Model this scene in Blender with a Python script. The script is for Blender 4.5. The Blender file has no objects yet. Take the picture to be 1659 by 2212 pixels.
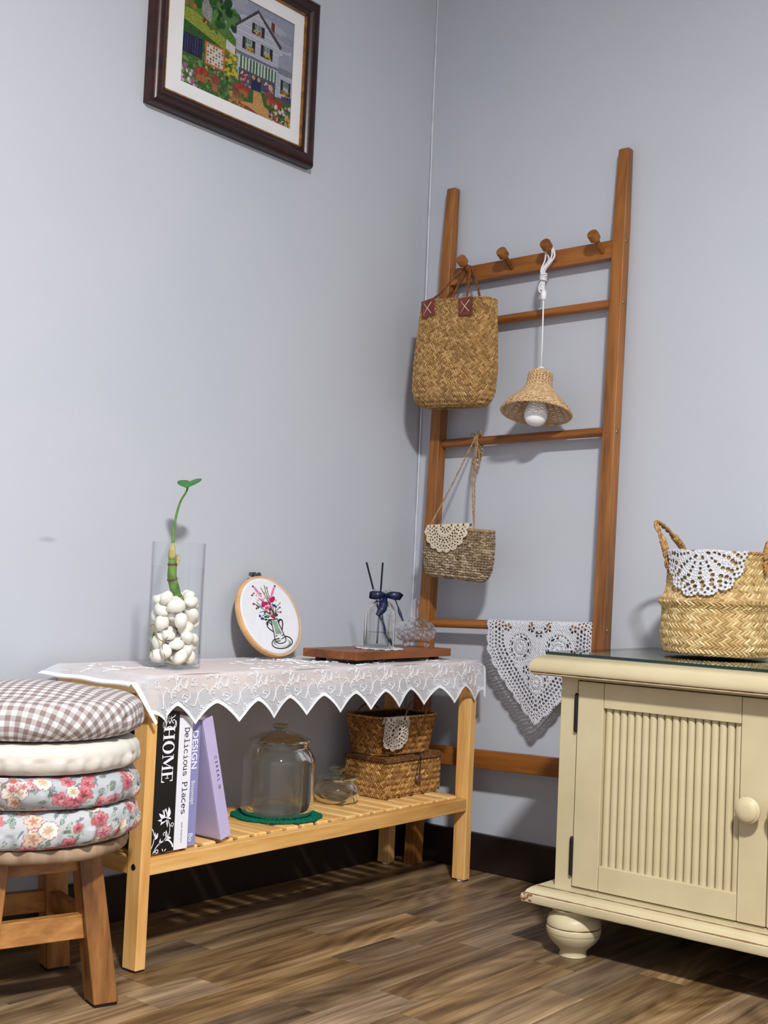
import bpy, bmesh, math, random
import numpy as np
from mathutils import Vector, Matrix

rng = np.random.default_rng(7)
random.seed(7)
SC = bpy.context.scene
COL = SC.collection
PI = math.pi

# ------------------------------------------------------------------ camera, world, light, exposure
FPX, YAW, PITCH, ROLL = 2722.881, .6783, .0514, .0434
CAM = np.array([-2.2883, -1.7502, .6191])
def cam_axes():
    f = np.array([math.cos(PITCH)*math.cos(YAW), math.cos(PITCH)*math.sin(YAW), math.sin(PITCH)])
    r = np.array([math.sin(YAW), -math.cos(YAW), 0.])
    u = np.cross(r, f)
    c, s = math.cos(ROLL), math.sin(ROLL)
    return c*r+s*u, -s*r+c*u, f
_r, _u, _f = cam_axes()
cd = bpy.data.cameras.new('camera')
cd.sensor_fit = 'VERTICAL'; cd.sensor_height = 36.0; cd.lens = FPX*36.0/2212; cd.clip_start = .02
cam = bpy.data.objects.new('camera', cd); COL.objects.link(cam)
cam.matrix_world = Matrix(((_r[0], _u[0], -_f[0], CAM[0]), (_r[1], _u[1], -_f[1], CAM[1]), (_r[2], _u[2], -_f[2], CAM[2]), (0, 0, 0, 1)))
SC.camera = cam

W = bpy.data.worlds.new('world'); SC.world = W; W.use_nodes = True
W.node_tree.nodes['Background'].inputs[0].default_value = (.75, .82, 1, 1)
W.node_tree.nodes['Background'].inputs[1].default_value = .25

LAMP = (-2.05, -1.95, 2.13)
ld = bpy.data.lights.new('ceiling_lamp_light', 'AREA'); ld.shape = 'DISK'; ld.size = .23; ld.energy = 127; ld.color = (1.0, .99, .97)
lo = bpy.data.objects.new('ceiling_lamp_light', ld); COL.objects.link(lo); lo.location = LAMP

SC.view_settings.view_transform = 'Standard'; SC.view_settings.look = 'None'
SC.view_settings.exposure = 0.0; SC.view_settings.gamma = 1.0; SC.view_settings.use_curve_mapping = False
SC.cycles.transparent_max_bounces = 32

# ------------------------------------------------------------------ helpers: colour, materials
def s2l(c):
    c = np.asarray(c, float)/255.0
    return np.where(c <= .04045, c/12.92, ((c+.055)/1.055)**2.4)
def lin(r, g, b): return tuple(float(x) for x in s2l((r, g, b)))+(1.0,)

class G:
    def __init__(s, name, base=(200, 200, 200), rough=.5, spec=.5, metal=0.0):
        s.m = bpy.data.materials.new(name); s.m.use_nodes = True
        s.nt = s.m.node_tree; s.b = s.nt.nodes['Principled BSDF']; s.out = s.nt.nodes['Material Output']
        s.b.inputs['Base Color'].default_value = lin(*base); s.b.inputs['Roughness'].default_value = rough
        s.b.inputs['Specular IOR Level'].default_value = spec; s.b.inputs['Metallic'].default_value = metal
    def n(s, t, **kw):
        nd = s.nt.nodes.new('ShaderNode'+t)
        for k, v in kw.items(): setattr(nd, k, v)
        return nd
    def put(s, sock, v):
        if isinstance(v, bpy.types.NodeSocket): s.nt.links.new(v, sock)
        else: sock.default_value = v
    def coord(s, kind='Object', scale=(1, 1, 1), rot=(0, 0, 0), loc=(0, 0, 0)):
        tc = s.n('TexCoord'); mp = s.n('Mapping')
        s.put(mp.inputs['Vector'], tc.outputs[kind]); mp.inputs['Scale'].default_value = scale
        mp.inputs['Rotation'].default_value = rot; mp.inputs['Location'].default_value = loc
        return mp.outputs[0]
    def noise(s, vec, scale, detail=3, rough=.55, dist=0.0):
        nd = s.n('TexNoise'); s.put(nd.inputs['Vector'], vec); nd.inputs['Scale'].default_value = scale
        nd.inputs['Detail'].default_value = detail; nd.inputs['Roughness'].default_value = rough; nd.inputs['Distortion'].default_value = dist
        return nd.outputs[0]
    def math(s, op, a, b=0.0, clamp=False):
        nd = s.n('Math', operation=op, use_clamp=clamp); s.put(nd.inputs[0], a); s.put(nd.inputs[1], b); return nd.outputs[0]
    def ramp(s, fac, stops):
        nd = s.n('ValToRGB'); s.put(nd.inputs[0], fac); e = nd.color_ramp.elements
        while len(e) < len(stops): e.new(.5)
        for i, (p, c) in enumerate(stops):
            e[i].position = p; e[i].color = lin(*c) if len(c) == 3 else c
        return nd.outputs[0]
    def mix(s, fac, a, b, mode='MIX'):
        nd = s.n('Mix', data_type='RGBA', blend_type=mode); s.put(nd.inputs[0], fac)
        s.put(nd.inputs[6], a if isinstance(a, bpy.types.NodeSocket) else lin(*a)); s.put(nd.inputs[7], b if isinstance(b, bpy.types.NodeSocket) else lin(*b))
        return nd.outputs[2]
    def bump(s, h, strength=.3, dist=.002):
        nd = s.n('Bump'); nd.inputs['Strength'].default_value = strength; nd.inputs['Distance'].default_value = dist
        s.put(nd.inputs['Height'], h); s.nt.links.new(nd.outputs[0], s.b.inputs['Normal'])
    def col(s, sock): s.nt.links.new(sock, s.b.inputs['Base Color'])
    def attr(s, name='Col'):
        nd = s.n('Attribute', attribute_name=name); return nd.outputs['Color']

def plain(name, c, rough=.5, spec=.5, metal=0.0, var=0.0, scale=30, bump=0.0, bscale=200):
    g = G(name, c, rough, spec, metal)
    v = g.coord()
    if var:
        n = g.noise(v, scale, 4)
        g.col(g.ramp(n, [(.3, tuple(max(0, x*(1-var)) for x in c)), (.7, tuple(min(255, x*(1+var)) for x in c))]))
    if bump: g.bump(g.noise(v, bscale, 3), bump, .001)
    return g.m

def wood(name, c_dark, c_mid, c_light, axis='x', scale=1.0, rough=.42, vary=True, spec=.45, contrast=1.0):
    g = G(name, c_mid, rough, spec)
    st = {'x': (2.2, 26, 26), 'y': (26, 2.2, 26), 'z': (26, 26, 2.2)}[axis]
    v = g.coord('Object', tuple(a*scale for a in st))
    oi = g.n('ObjectInfo')
    vm = g.n('VectorMath', operation='ADD'); g.put(vm.inputs[0], v)
    sc = g.n('VectorMath', operation='SCALE'); cb = g.n('CombineXYZ')
    for i in range(3): g.put(cb.inputs[i], oi.outputs['Random'])
    g.put(sc.inputs[0], cb.outputs[0]); sc.inputs['Scale'].default_value = 37.0; g.put(vm.inputs[1], sc.outputs[0])
    n1 = g.noise(vm.outputs[0], 1.0, 4, .55, .6); n2 = g.noise(vm.outputs[0], 5.0, 5, .6)
    f = g.math('ADD', g.math('MULTIPLY', n1, .68), g.math('MULTIPLY', n2, .32))
    c = g.ramp(f, [(.36, c_dark), (.5, c_mid), (.64, c_light)])
    if vary:
        hsv = g.n('HueSaturation'); g.put(hsv.inputs['Value'], g.math('ADD', g.math('MULTIPLY', oi.outputs['Random'], .2), .9)); g.put(hsv.inputs['Color'], c); c = hsv.outputs[0]
    g.col(c); g.bump(n2, .12, .001)
    return g.m

def thin_glass(name, tint=(.97, .985, .98), edge=(.5, .56, .54), ior=1.45, rough=.015, refl=1.0, power=3.0):
    g = G(name); nt = g.nt
    tr = g.n('BsdfTransparent'); gl = g.n('BsdfGlossy'); gl.inputs['Roughness'].default_value = rough
    lw = g.n('LayerWeight'); lw.inputs['Blend'].default_value = .5
    fac = g.math('POWER', lw.outputs['Facing'], power)
    mx = g.n('Mix', data_type='RGBA'); g.put(mx.inputs[0], fac); mx.inputs[6].default_value = tint+(1,); mx.inputs[7].default_value = edge+(1,)
    g.put(tr.inputs[0], mx.outputs[2])
    f0 = ((ior-1)/(ior+1))**2
    schlick = g.math('ADD', f0, g.math('MULTIPLY', g.math('POWER', lw.outputs['Facing'], 5.0), 1-f0))
    ms = g.n('MixShader'); g.put(ms.inputs[0], g.math('MULTIPLY', schlick, refl)); nt.links.new(tr.outputs[0], ms.inputs[1]); nt.links.new(gl.outputs[0], ms.inputs[2])
    nt.links.new(ms.outputs[0], g.out.inputs[0])
    return g.m

# ------------------------------------------------------------------ helpers: meshes
class MB:
    def __init__(s): s.v = []; s.f = []; s.c = []; s.n = 0; s.mi = []
    def add(s, v, f, c=None, mi=0):
        v = np.asarray(v, float).reshape(-1, 3)
        o = s.n; s.v.append(v); s.n += len(v)
        if isinstance(f, np.ndarray): s.f += (f+o).tolist()
        else: s.f += [tuple(i+o for i in q) for q in f]
        s.mi += [mi]*len(f)
        if c is not None:
            c = np.asarray(c, float)
            s.c.append(np.tile(c[:3], (len(v), 1)) if c.ndim == 1 else c[:, :3])
        return s
    def box(s, x0, x1, y0, y1, z0, z1, mi=0, c=None):
        v = [(x, y, z) for x in (x0, x1) for y in (y0, y1) for z in (z0, z1)]
        return s.add(v, [(0, 1, 3, 2), (4, 6, 7, 5), (0, 4, 5, 1), (2, 3, 7, 6), (0, 2, 6, 4), (1, 5, 7, 3)], c, mi)
    def hexa(s, b, t):
        return s.add(list(b)+list(t), [(3, 2, 1, 0), (4, 5, 6, 7), (0, 1, 5, 4), (1, 2, 6, 5), (2, 3, 7, 6), (3, 0, 4, 7)])
    def grid(s, P, wrap_u=False, c=None, flip=False, mask=None):
        nu, nv = P.shape[:2]
        idx = np.arange(nu*nv).reshape(nu, nv)
        a = idx if wrap_u else idx[:-1]
        b = np.roll(idx, -1, 0) if wrap_u else idx[1:]
        q = np.stack([a[:, :-1], b[:, :-1], b[:, 1:], a[:, 1:]], -1)
        if mask is not None: q = q[mask]
        q = q.reshape(-1, 4)
        if flip: q = q[:, ::-1]
        return s.add(P.reshape(-1, 3), q, None if c is None else c.reshape(-1, 3))
    def lathe(s, prof, center=(0, 0, 0), n=48, axis=None, cap=True, flip=False):
        prof = np.asarray(prof, float); t = np.linspace(0, 2*PI, n, endpoint=False)
        X = prof[None, :, 0]*np.cos(t)[:, None]; Y = prof[None, :, 0]*np.sin(t)[:, None]; Z = np.broadcast_to(prof[None, :, 1], X.shape)
        P = np.stack([X, Y, Z], -1)
        if axis is not None:
            m = np.array(Vector(axis).to_track_quat('Z', 'Y').to_matrix()); P = P @ m.T
        P = P+np.asarray(center)
        return s.grid(P, True, flip=flip)
    def tube(s, pts, r, n=8, closed=False, cap=True, c=None):
        pts = np.asarray(pts, float); m = len(pts)
        r = np.broadcast_to(np.asarray(r, float), (m,))
        T = np.zeros_like(pts)
        if closed: T = np.roll(pts, -1, 0)-np.roll(pts, 1, 0)
        else: T[1:-1] = pts[2:]-pts[:-2]; T[0] = pts[1]-pts[0]; T[-1] = pts[-1]-pts[-2]
        T /= np.maximum(np.linalg.norm(T, axis=1, keepdims=True), 1e-12)
        up = np.array([0, 0, 1.]) if abs(T[0, 2]) < .9 else np.array([1., 0, 0])
        Nn = np.zeros_like(pts); a = up-T[0]*(up@T[0]); a /= np.linalg.norm(a); Nn[0] = a
        for i in range(1, m):
            a = Nn[i-1]-T[i]*(Nn[i-1]@T[i]); Nn[i] = a/max(np.linalg.norm(a), 1e-12)
        B = np.cross(T, Nn); th = np.linspace(0, 2*PI, n, endpoint=False)
        P = pts[:, None]+r[:, None, None]*(Nn[:, None]*np.cos(th)[None, :, None]+B[:, None]*np.sin(th)[None, :, None])
        i0 = s.n; idx = np.arange(m*n).reshape(m, n); nx = np.roll(idx, -1, 1)
        A = idx if closed else idx[:-1]; A2 = nx if closed else nx[:-1]
        Bq = np.roll(idx, -1, 0) if closed else idx[1:]; B2 = np.roll(nx, -1, 0) if closed else nx[1:]
        q = np.stack([A, A2, B2, Bq], -1).reshape(-1, 4)
        s.add(P.reshape(-1, 3), q, c)
        if cap and not closed:
            s.f += [tuple(range(i0+n-1, i0-1, -1)), tuple(range(i0+(m-1)*n, i0+m*n))]; s.mi += [0, 0]
        return s
    def rope(s, pts, R, strands=2, pitch=.02, n=6, closed=False, c=None, over=1.0):
        pts = resample(pts, max(12, int(length(pts)/pitch*10)))
        L = np.concatenate([[0], np.cumsum(np.linalg.norm(np.diff(pts, axis=0), axis=1))])
        T = np.gradient(pts, axis=0); T /= np.linalg.norm(T, axis=1, keepdims=True)
        up = np.array([.31, .2, .93]); N1 = up-T*(T@up)[:, None]; N1 /= np.linalg.norm(N1, axis=1, keepdims=True); B = np.cross(T, N1)
        rs = R*(.56 if strands == 2 else .5)*over
        for k in range(strands):
            a = L/pitch*2*PI+k*2*PI/strands
            s.tube(pts+(R-rs*.9)*(N1*np.cos(a)[:, None]+B*np.sin(a)[:, None]), rs, n, c=c)
        return s
    def prism(s, poly, P0, ex, ey, depth, mi=0):
        """flat polygon (2-d points) placed at P0 with axes ex, ey, given thickness along ex x ey"""
        P0 = np.asarray(P0, float); ex = np.asarray(ex, float); ey = np.asarray(ey, float); nz = np.cross(ex, ey)
        p = np.asarray(poly, float); base = P0+p[:, :1]*ex+p[:, 1:]*ey
        n = len(p); v = np.concatenate([base, base+nz*depth])
        f = [tuple(range(n-1, -1, -1)), tuple(range(n, 2*n))]+[(i, (i+1) % n, n+(i+1) % n, n+i) for i in range(n)]
        return s.add(v, f, None, mi)

def length(p): p = np.asarray(p, float); return float(np.linalg.norm(np.diff(p, axis=0), axis=1).sum())
def resample(p, n):
    p = np.asarray(p, float); d = np.concatenate([[0], np.cumsum(np.linalg.norm(np.diff(p, axis=0), axis=1))])
    t = np.linspace(0, d[-1], n); return np.stack([np.interp(t, d, p[:, k]) for k in range(p.shape[1])], 1)
def spline(p, n=40, closed=False):
    """Catmull-Rom through points"""
    p = np.asarray(p, float)
    q = np.concatenate([p[-1:], p, p[:2]]) if closed else np.concatenate([2*p[:1]-p[1:2], p, 2*p[-1:]-p[-2:-1]])
    out = []; m = len(p) if closed else len(p)-1; k = max(2, n//m)
    for i in range(m):
        a, b, c, d = q[i], q[i+1], q[i+2], q[i+3]
        t = np.linspace(0, 1, k, endpoint=False)[:, None]
        out.append(.5*((2*b)+(-a+c)*t+(2*a-5*b+4*c-d)*t**2+(-a+3*b-3*c+d)*t**3))
    if not closed: out.append(p[-1:])
    return np.concatenate(out)
def arc(cx, cy, rx, ry, a0, a1, n=14):
    t = np.radians(np.linspace(a0, a1, n)); return [(cx+rx*math.cos(a), cy+ry*math.sin(a)) for a in t]

ORG = {}
def thing(name, label, cat, loc=(0, 0, 0), group=None):
    o = bpy.data.objects.new(name, None); o.empty_display_size = .02; COL.objects.link(o); o.location = loc
    o['label'] = label; o['category'] = cat
    if group: o['group'] = group
    ORG[o.name] = np.array(loc, float); return o
def mesh_of(name, mb, org):
    v = np.concatenate(mb.v)-org
    me = bpy.data.meshes.new(name); me.from_pydata(v.tolist(), [], mb.f)
    if mb.c:
        c = np.concatenate(mb.c); ca = me.color_attributes.new('Col', 'FLOAT_COLOR', 'POINT')
        ca.data.foreach_set('color', np.concatenate([c, np.ones((len(c), 1))], 1).astype(np.float32).ravel())
    if any(mb.mi): me.polygons.foreach_set('material_index', mb.mi)
    return me
def finish(o, me, mats, smooth, bevel, seg=2):
    for m in (mats if isinstance(mats, (list, tuple)) else [mats]): me.materials.append(m)
    if smooth:
        me.polygons.foreach_set('use_smooth', [True]*len(me.polygons))
        if smooth is not True: me.set_sharp_from_angle(angle=math.radians(smooth))
    if bevel:
        b = o.modifiers.new('bevel', 'BEVEL'); b.width = bevel; b.segments = seg; b.limit_method = 'ANGLE'; b.angle_limit = .6
        me.polygons.foreach_set('use_smooth', [True]*len(me.polygons)); b.harden_normals = True
    me.update()
def part(name, mb, mats, parent, smooth=False, bevel=0, label=None, kind=None):
    org = ORG[parent.name]
    me = mesh_of(name, mb, org); o = bpy.data.objects.new(name, me); COL.objects.link(o); o.parent = parent
    ORG[o.name] = org; finish(o, me, mats, smooth, bevel)
    if label: o['label'] = label
    if kind: o['kind'] = kind
    return o
def solo(name, mb, mats, label, cat, loc, smooth=False, bevel=0, group=None, kind=None):
    me = mesh_of(name, mb, np.array(loc, float)); o = bpy.data.objects.new(name, me); COL.objects.link(o); o.location = loc
    ORG[o.name] = np.array(loc, float); finish(o, me, mats, smooth, bevel)
    o['label'] = label; o['category'] = cat
    if group: o['group'] = group
    if kind: o['kind'] = kind
    return o
def struct(name, mb, mats, loc=(0, 0, 0), label=None, bevel=0, smooth=False):
    me = mesh_of(name, mb, np.array(loc, float)); o = bpy.data.objects.new(name, me); COL.objects.link(o); o.location = loc
    ORG[o.name] = np.array(loc, float); finish(o, me, mats, smooth, bevel); o['kind'] = 'structure'
    if label: o['label'] = label
    return o
def copy_part(o, dx, parent=None):
    c = o.copy(); COL.objects.link(c); c.location = Vector(o.location)+Vector(dx); c.parent = parent or o.parent; return c
def solid(o, t, offset=0.0):
    m = o.modifiers.new('solidify', 'SOLIDIFY'); m.thickness = t; m.offset = offset; m.use_even_offset = False; return o

# ------------------------------------------------------------------ materials of the room
def make_wall_mat(name, smudge=None):
    g = G(name, (190, 194, 203), .86, .25)
    v = g.coord()
    n = g.noise(v, 1.3, 3, .5); n2 = g.noise(v, 9, 4, .6)
    c = g.ramp(n, [(.35, (186, 189, 198)), (.5, (188, 192, 201)), (.65, (183, 189, 200))])
    c = g.mix(g.math('MULTIPLY', n2, .10), c, (178, 181, 189))
    if smudge:
        sp = g.n('SeparateXYZ'); tc = g.n('TexCoord'); g.put(sp.inputs[0], tc.outputs['Object'])
        a = g.math('ABSOLUTE', g.math('SUBTRACT', sp.outputs[0], smudge[0])); b = g.math('ABSOLUTE', g.math('SUBTRACT', sp.outputs[2], smudge[1]))
        m = g.math('MULTIPLY', g.math('SUBTRACT', 1.0, g.math('DIVIDE', a, .022), True), g.math('SUBTRACT', 1.0, g.math('DIVIDE', b, .006), True))
        c = g.mix(g.math('MULTIPLY', m, g.math('MULTIPLY', g.noise(v, 120, 3), 1.0)), c, (120, 118, 120))
    g.col(c)
    f = g.noise(g.coord('Object', (1, 1, .35)), 160, 4, .6)
    g.bump(g.math('ADD', g.math('MULTIPLY', f, .35), g.math('MULTIPLY', g.noise(v, 14, 3), .8)), .16, .004)
    return g.m
M = {}
M['wall_left'] = make_wall_mat('wall_left_paint', (-1.005, .657))
M['wall_right'] = make_wall_mat('wall_right_paint')
M['ceiling'] = plain('ceiling_paint', (232, 233, 235), .9, .2, var=.01, scale=3)
M['base'] = plain('baseboard_dark', (34, 25, 23), .42, .4, var=.12, scale=25)
M['caulk'] = plain('white_plaster', (204, 208, 214), .8, .3, var=.03, scale=40, bump=.3, bscale=120)

def floor_mat(name, c_sets, per_object):
    g = G(name, (130, 104, 78), .36, .5)
    v = g.coord('Object', (1, 1, 1))
    oi = g.n('ObjectInfo')
    if per_object: rnd = oi.outputs['Random']
    else:
        sp = g.n('SeparateXYZ'); g.put(sp.inputs[0], v)
        row = g.math('FLOOR', g.math('DIVIDE', sp.outputs[1], .08))
        colm = g.math('FLOOR', g.math('DIVIDE', g.math('ADD', sp.outputs[0], g.math('MULTIPLY', g.math('SINE', g.math('MULTIPLY', row, 12.9)), .4)), .42))
        wn = g.n('TexWhiteNoise', noise_dimensions='2D'); cb = g.n('CombineXYZ'); g.put(cb.inputs[0], row); g.put(cb.inputs[1], colm); g.put(wn.inputs['Vector'], cb.outputs[0]); rnd = wn.outputs['Value']
    cb2 = g.n('CombineXYZ'); g.put(cb2.inputs[0], g.math('MULTIPLY', rnd, 31)); g.put(cb2.inputs[1], g.math('MULTIPLY', rnd, 57)); g.put(cb2.inputs[2], g.math('MULTIPLY', rnd, 13))
    def shifted(scale):
        mp = g.n('Mapping'); g.put(mp.inputs[0], v); mp.inputs['Scale'].default_value = scale
        ad = g.n('VectorMath', operation='ADD'); g.put(ad.inputs[0], mp.outputs[0]); g.put(ad.inputs[1], cb2.outputs[0]); return ad.outputs[0]
    big = g.noise(shifted((1.7, 24, 1)), 1.0, 4, .5, .12)
    fig = g.noise(shifted((1.6, 8, 1)), 1.0, 1.0, .3, .0)
    rings = g.math('SINE', g.math('MULTIPLY', fig, 95))
    fine = g.noise(shifted((5, 210, 1)), 1.0, 5, .65)
    f = g.math('ADD', g.math('ADD', g.math('MULTIPLY', big, .58), g.math('MULTIPLY', rings, .030)), g.math('MULTIPLY', fine, .34))
    c = g.ramp(g.math('ADD', f, .045), c_sets)
    hs = g.n('HueSaturation'); g.put(hs.inputs['Color'], c); g.put(hs.inputs['Value'], g.math('ADD', g.math('MULTIPLY', rnd, .60), .72)); g.put(hs.inputs['Saturation'], g.math('ADD', g.math('MULTIPLY', g.math('FRACT', g.math('MULTIPLY', rnd, 7.3)), .25), .92))
    g.col(hs.outputs[0])
    g.bump(fine, .06, .001)
    g.put(g.b.inputs['Roughness'], g.math('ADD', g.math('MULTIPLY', fine, .16), .30))
    return g.m
FS = [(.36, (66, 50, 36)), (.46, (104, 83, 60)), (.54, (130, 107, 80)), (.66, (166, 142, 112))]
M['plank'] = floor_mat('laminate_strip', FS, True)
M['floor'] = floor_mat('laminate_far', FS, False)

M['pine'] = wood('honey_pine', (198, 142, 74), (224, 172, 100), (238, 194, 128), 'x', 1.0, .42)
M['pine_y'] = wood('honey_pine_y', (206, 152, 84), (230, 182, 112), (242, 204, 140), 'y', 1.0, .42)
M['pine_z'] = wood('honey_pine_z', (200, 146, 80), (222, 172, 104), (234, 190, 124), 'z', 1.0, .42)
M['teak_y'] = wood('brown_teak_y', (102, 58, 20), (136, 82, 33), (157, 99, 45), 'y', 1.0, .38)
M['teak_z'] = wood('brown_teak_z', (104, 62, 24), (140, 88, 38), (163, 107, 50), 'z', .9, .38)
M['teak_x'] = wood('brown_teak_x', (88, 46, 20), (120, 68, 32), (144, 86, 42), 'x', 1.0, .4)
M['stool_z'] = wood('stool_wood_z', (92, 56, 24), (140, 92, 46), (172, 122, 68), 'z', .8, .4)
M['stool_x'] = wood('stool_wood_x', (104, 64, 28), (150, 100, 50), (184, 132, 74), 'x', .8, .4)
M['seatwood'] = wood('stool_seat_wood', (128, 104, 82), (152, 128, 104), (170, 146, 120), 'z', .9, .55)
M['frame'] = wood('dark_mahogany', (30, 12, 12), (44, 18, 17), (60, 27, 24), 'x', 1.0, .3)
M['gold'] = plain('antique_gold', (150, 104, 48), .4, .5, .6, var=.25, scale=60)
M['mat'] = plain('mat_board', (226, 225, 226), .8, .2, var=.01)
M['steel'] = plain('dull_steel', (120, 122, 126), .35, .5, .9)
M['brass'] = plain('aged_brass', (140, 120, 78), .4, .5, .8)
M['black'] = plain('black_iron', (30, 24, 24), .5, .4, .3)
M['white_plastic'] = plain('white_plastic', (232, 233, 238), .4, .5)
M['white_cord'] = plain('white_cord', (226, 226, 230), .6, .3)

# ------------------------------------------------------------------ the room
XL, YN, ZC = -3.5, -3.3, 2.5
struct('wall_left', MB().box(XL-.1, .1, 0, .1, -.05, ZC), M['wall_left'], label='pale blue-grey painted wall with the hanging picture')
struct('wall_right', MB().box(0, .1, YN-.1, 0, -.05, ZC), M['wall_right'], label='pale blue-grey painted wall behind the ladder')
struct('wall_back', MB().box(XL-.1, .1, YN-.1, YN, -.05, ZC), M['wall_right'], label='pale blue-grey painted wall facing the picture wall')
struct('wall_far', MB().box(XL-.1, XL, YN, 0, -.05, ZC), M['wall_right'], label='pale blue-grey painted wall facing the ladder wall')
struct('ceiling', MB().box(XL-.1, .1, YN-.1, .1, ZC, ZC+.1), M['ceiling'], label='white painted ceiling')
floor = struct('floor', MB().box(XL, 0, YN, 0, -.05, -.0035), M['floor'], label='brown laminate floor in walnut tones')
# laminate strips near the corner, each a piece of the floor
fixed = {2: [-.815], 3: [-.615], 4: [-1.06, -.40], 5: [-1.30, -.70], 6: [-.48], 7: [-1.1, -.27], 8: [-.83], 9: [-.58, -1.2]}
for r in range(17):
    y1 = -.016-.08*r+.016 if r == 0 else -.08*r
    y0 = -.08*(r+1)
    cuts = [-.004]; base = fixed.get(r, [])
    xs = sorted(base, reverse=True) or [-.2-random.random()*.3]
    x = cuts[0]
    for c in xs:
        while x-c > .62: x -= .34+random.random()*.2; cuts.append(x)
        if x-c > .1: x = c; cuts.append(x)
    while x > -1.9: x -= .36+random.random()*.26; cuts.append(max(x, -2.0))
    for a, b in zip(cuts[:-1], cuts[1:]):
        if a-b < .02: continue
        mb = MB(); g_ = .0004; e = .0007
        B = [(b+g_, y0+g_), (a-g_, y0+g_), (a-g_, y1-g_), (b+g_, y1-g_)]
        T = [(b+g_+e, y0+g_+e), (a-g_-e, y0+g_+e), (a-g_-e, y1-g_-e), (b+g_+e, y1-g_-e)]
        mb.add([(p[0], p[1], -.0035) for p in B]+[(p[0], p[1], -.0003) for p in B]+[(p[0], p[1], 0) for p in T],
               [(8, 9, 10, 11)]+[(i, (i+1) % 4, 4+(i+1) % 4, 4+i) for i in range(4)]+[(4+i, 4+(i+1) % 4, 8+(i+1) % 4, 8+i) for i in range(4)])
        part('plank', mb, M['plank'], floor)
struct('baseboard_left', MB().box(XL, 0, -.014, 0, 0, .0786), M['base'], bevel=.003, label='dark brown baseboard below the picture wall')
struct('baseboard_right', MB().box(-.014, 0, YN, -.014, 0, .0786), M['base'], bevel=.003, label='dark brown baseboard below the ladder wall')
zz = np.linspace(.08, ZC, 90); wob = np.cumsum(rng.normal(0, .0008, 90)); wob -= np.linspace(wob[0], wob[-1], 90)
cp = np.stack([-.001+np.abs(wob)*.2*-1, -.001+wob*.5, zz], 1); cp[:, :2] = np.minimum(cp[:, :2], -.0005)
struct('trim_1', MB().tube(cp, .0020+.0012*rng.random(90), 6), M['caulk'], label='uneven white plaster bead running up the room corner', smooth=True)

t = thing('ceiling_light', 'flat round white pendant light hanging from the ceiling', 'light', (LAMP[0], LAMP[1], ZC))
part('housing', MB().lathe([(0, LAMP[2]+.05), (.06, LAMP[2]+.05), (.19, LAMP[2]+.035), (.20, LAMP[2]+.02), (.19, LAMP[2]+.012), (0, LAMP[2]+.012)], (LAMP[0], LAMP[1], 0), 40), M['white_plastic'], t, smooth=30)
part('rod', MB().tube([(LAMP[0], LAMP[1], LAMP[2]+.045), (LAMP[0], LAMP[1], ZC)], .008, 12), M['white_plastic'], t, smooth=40)
part('ceiling_rose', MB().lathe([(0, ZC-.03), (.04, ZC-.028), (.05, ZC-.01), (.05, ZC)], (LAMP[0], LAMP[1], 0), 28), M['white_plastic'], t, smooth=40)

# ------------------------------------------------------------------ woven surfaces
def perim(n_exp, a, b, N=720):
    t = np.linspace(0, 2*PI, N+1); c, s_ = np.cos(t), np.sin(t)
    x = np.sign(c)*np.abs(c)**(2/n_exp); y = np.sign(s_)*np.abs(s_)**(2/n_exp)
    L = np.concatenate([[0], np.cumsum(np.hypot(np.diff(x*a), np.diff(y*b)))]); L /= L[-1]
    return lambda u: (np.interp(u % 1.0, L, x), np.interp(u % 1.0, L, y))
def surface(center, a, b, n_exp, prof, rot=0.0, tilt=None):
    """closed woven wall: prof = list of (half-width change, z); returns S(u, v) -> points"""
    pr = np.asarray(prof, float); L = np.concatenate([[0], np.cumsum(np.hypot(np.diff(pr[:, 0]), np.diff(pr[:, 1])))]); L /= L[-1]
    pf = perim(n_exp, a, b); cr, sr = math.cos(rot), math.sin(rot); c = np.asarray(center, float)
    tm = None if tilt is None else np.array(tilt)
    def S(u, v):
        v = np.clip(v, 0, 1); d = np.interp(v, L, pr[:, 0]); z = np.interp(v, L, pr[:, 1])
        px, py = pf(u); x = np.maximum(a+d, .002)*px; y = np.maximum(b+d, .002)*py
        P = np.stack([x*cr-y*sr, x*sr+y*cr, z], -1)
        if tm is not None: P = P @ tm.T
        return P+c
    return S
def normals(S, u, v, du=.004, dv=.004):
    a = S(u+du, v)-S(u-du, v); b = S(u, np.minimum(v+dv, 1))-S(u, np.maximum(v-dv, 0))
    n = np.cross(a, b); return n/np.maximum(np.linalg.norm(n, axis=-1, keepdims=True), 1e-9)
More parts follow.
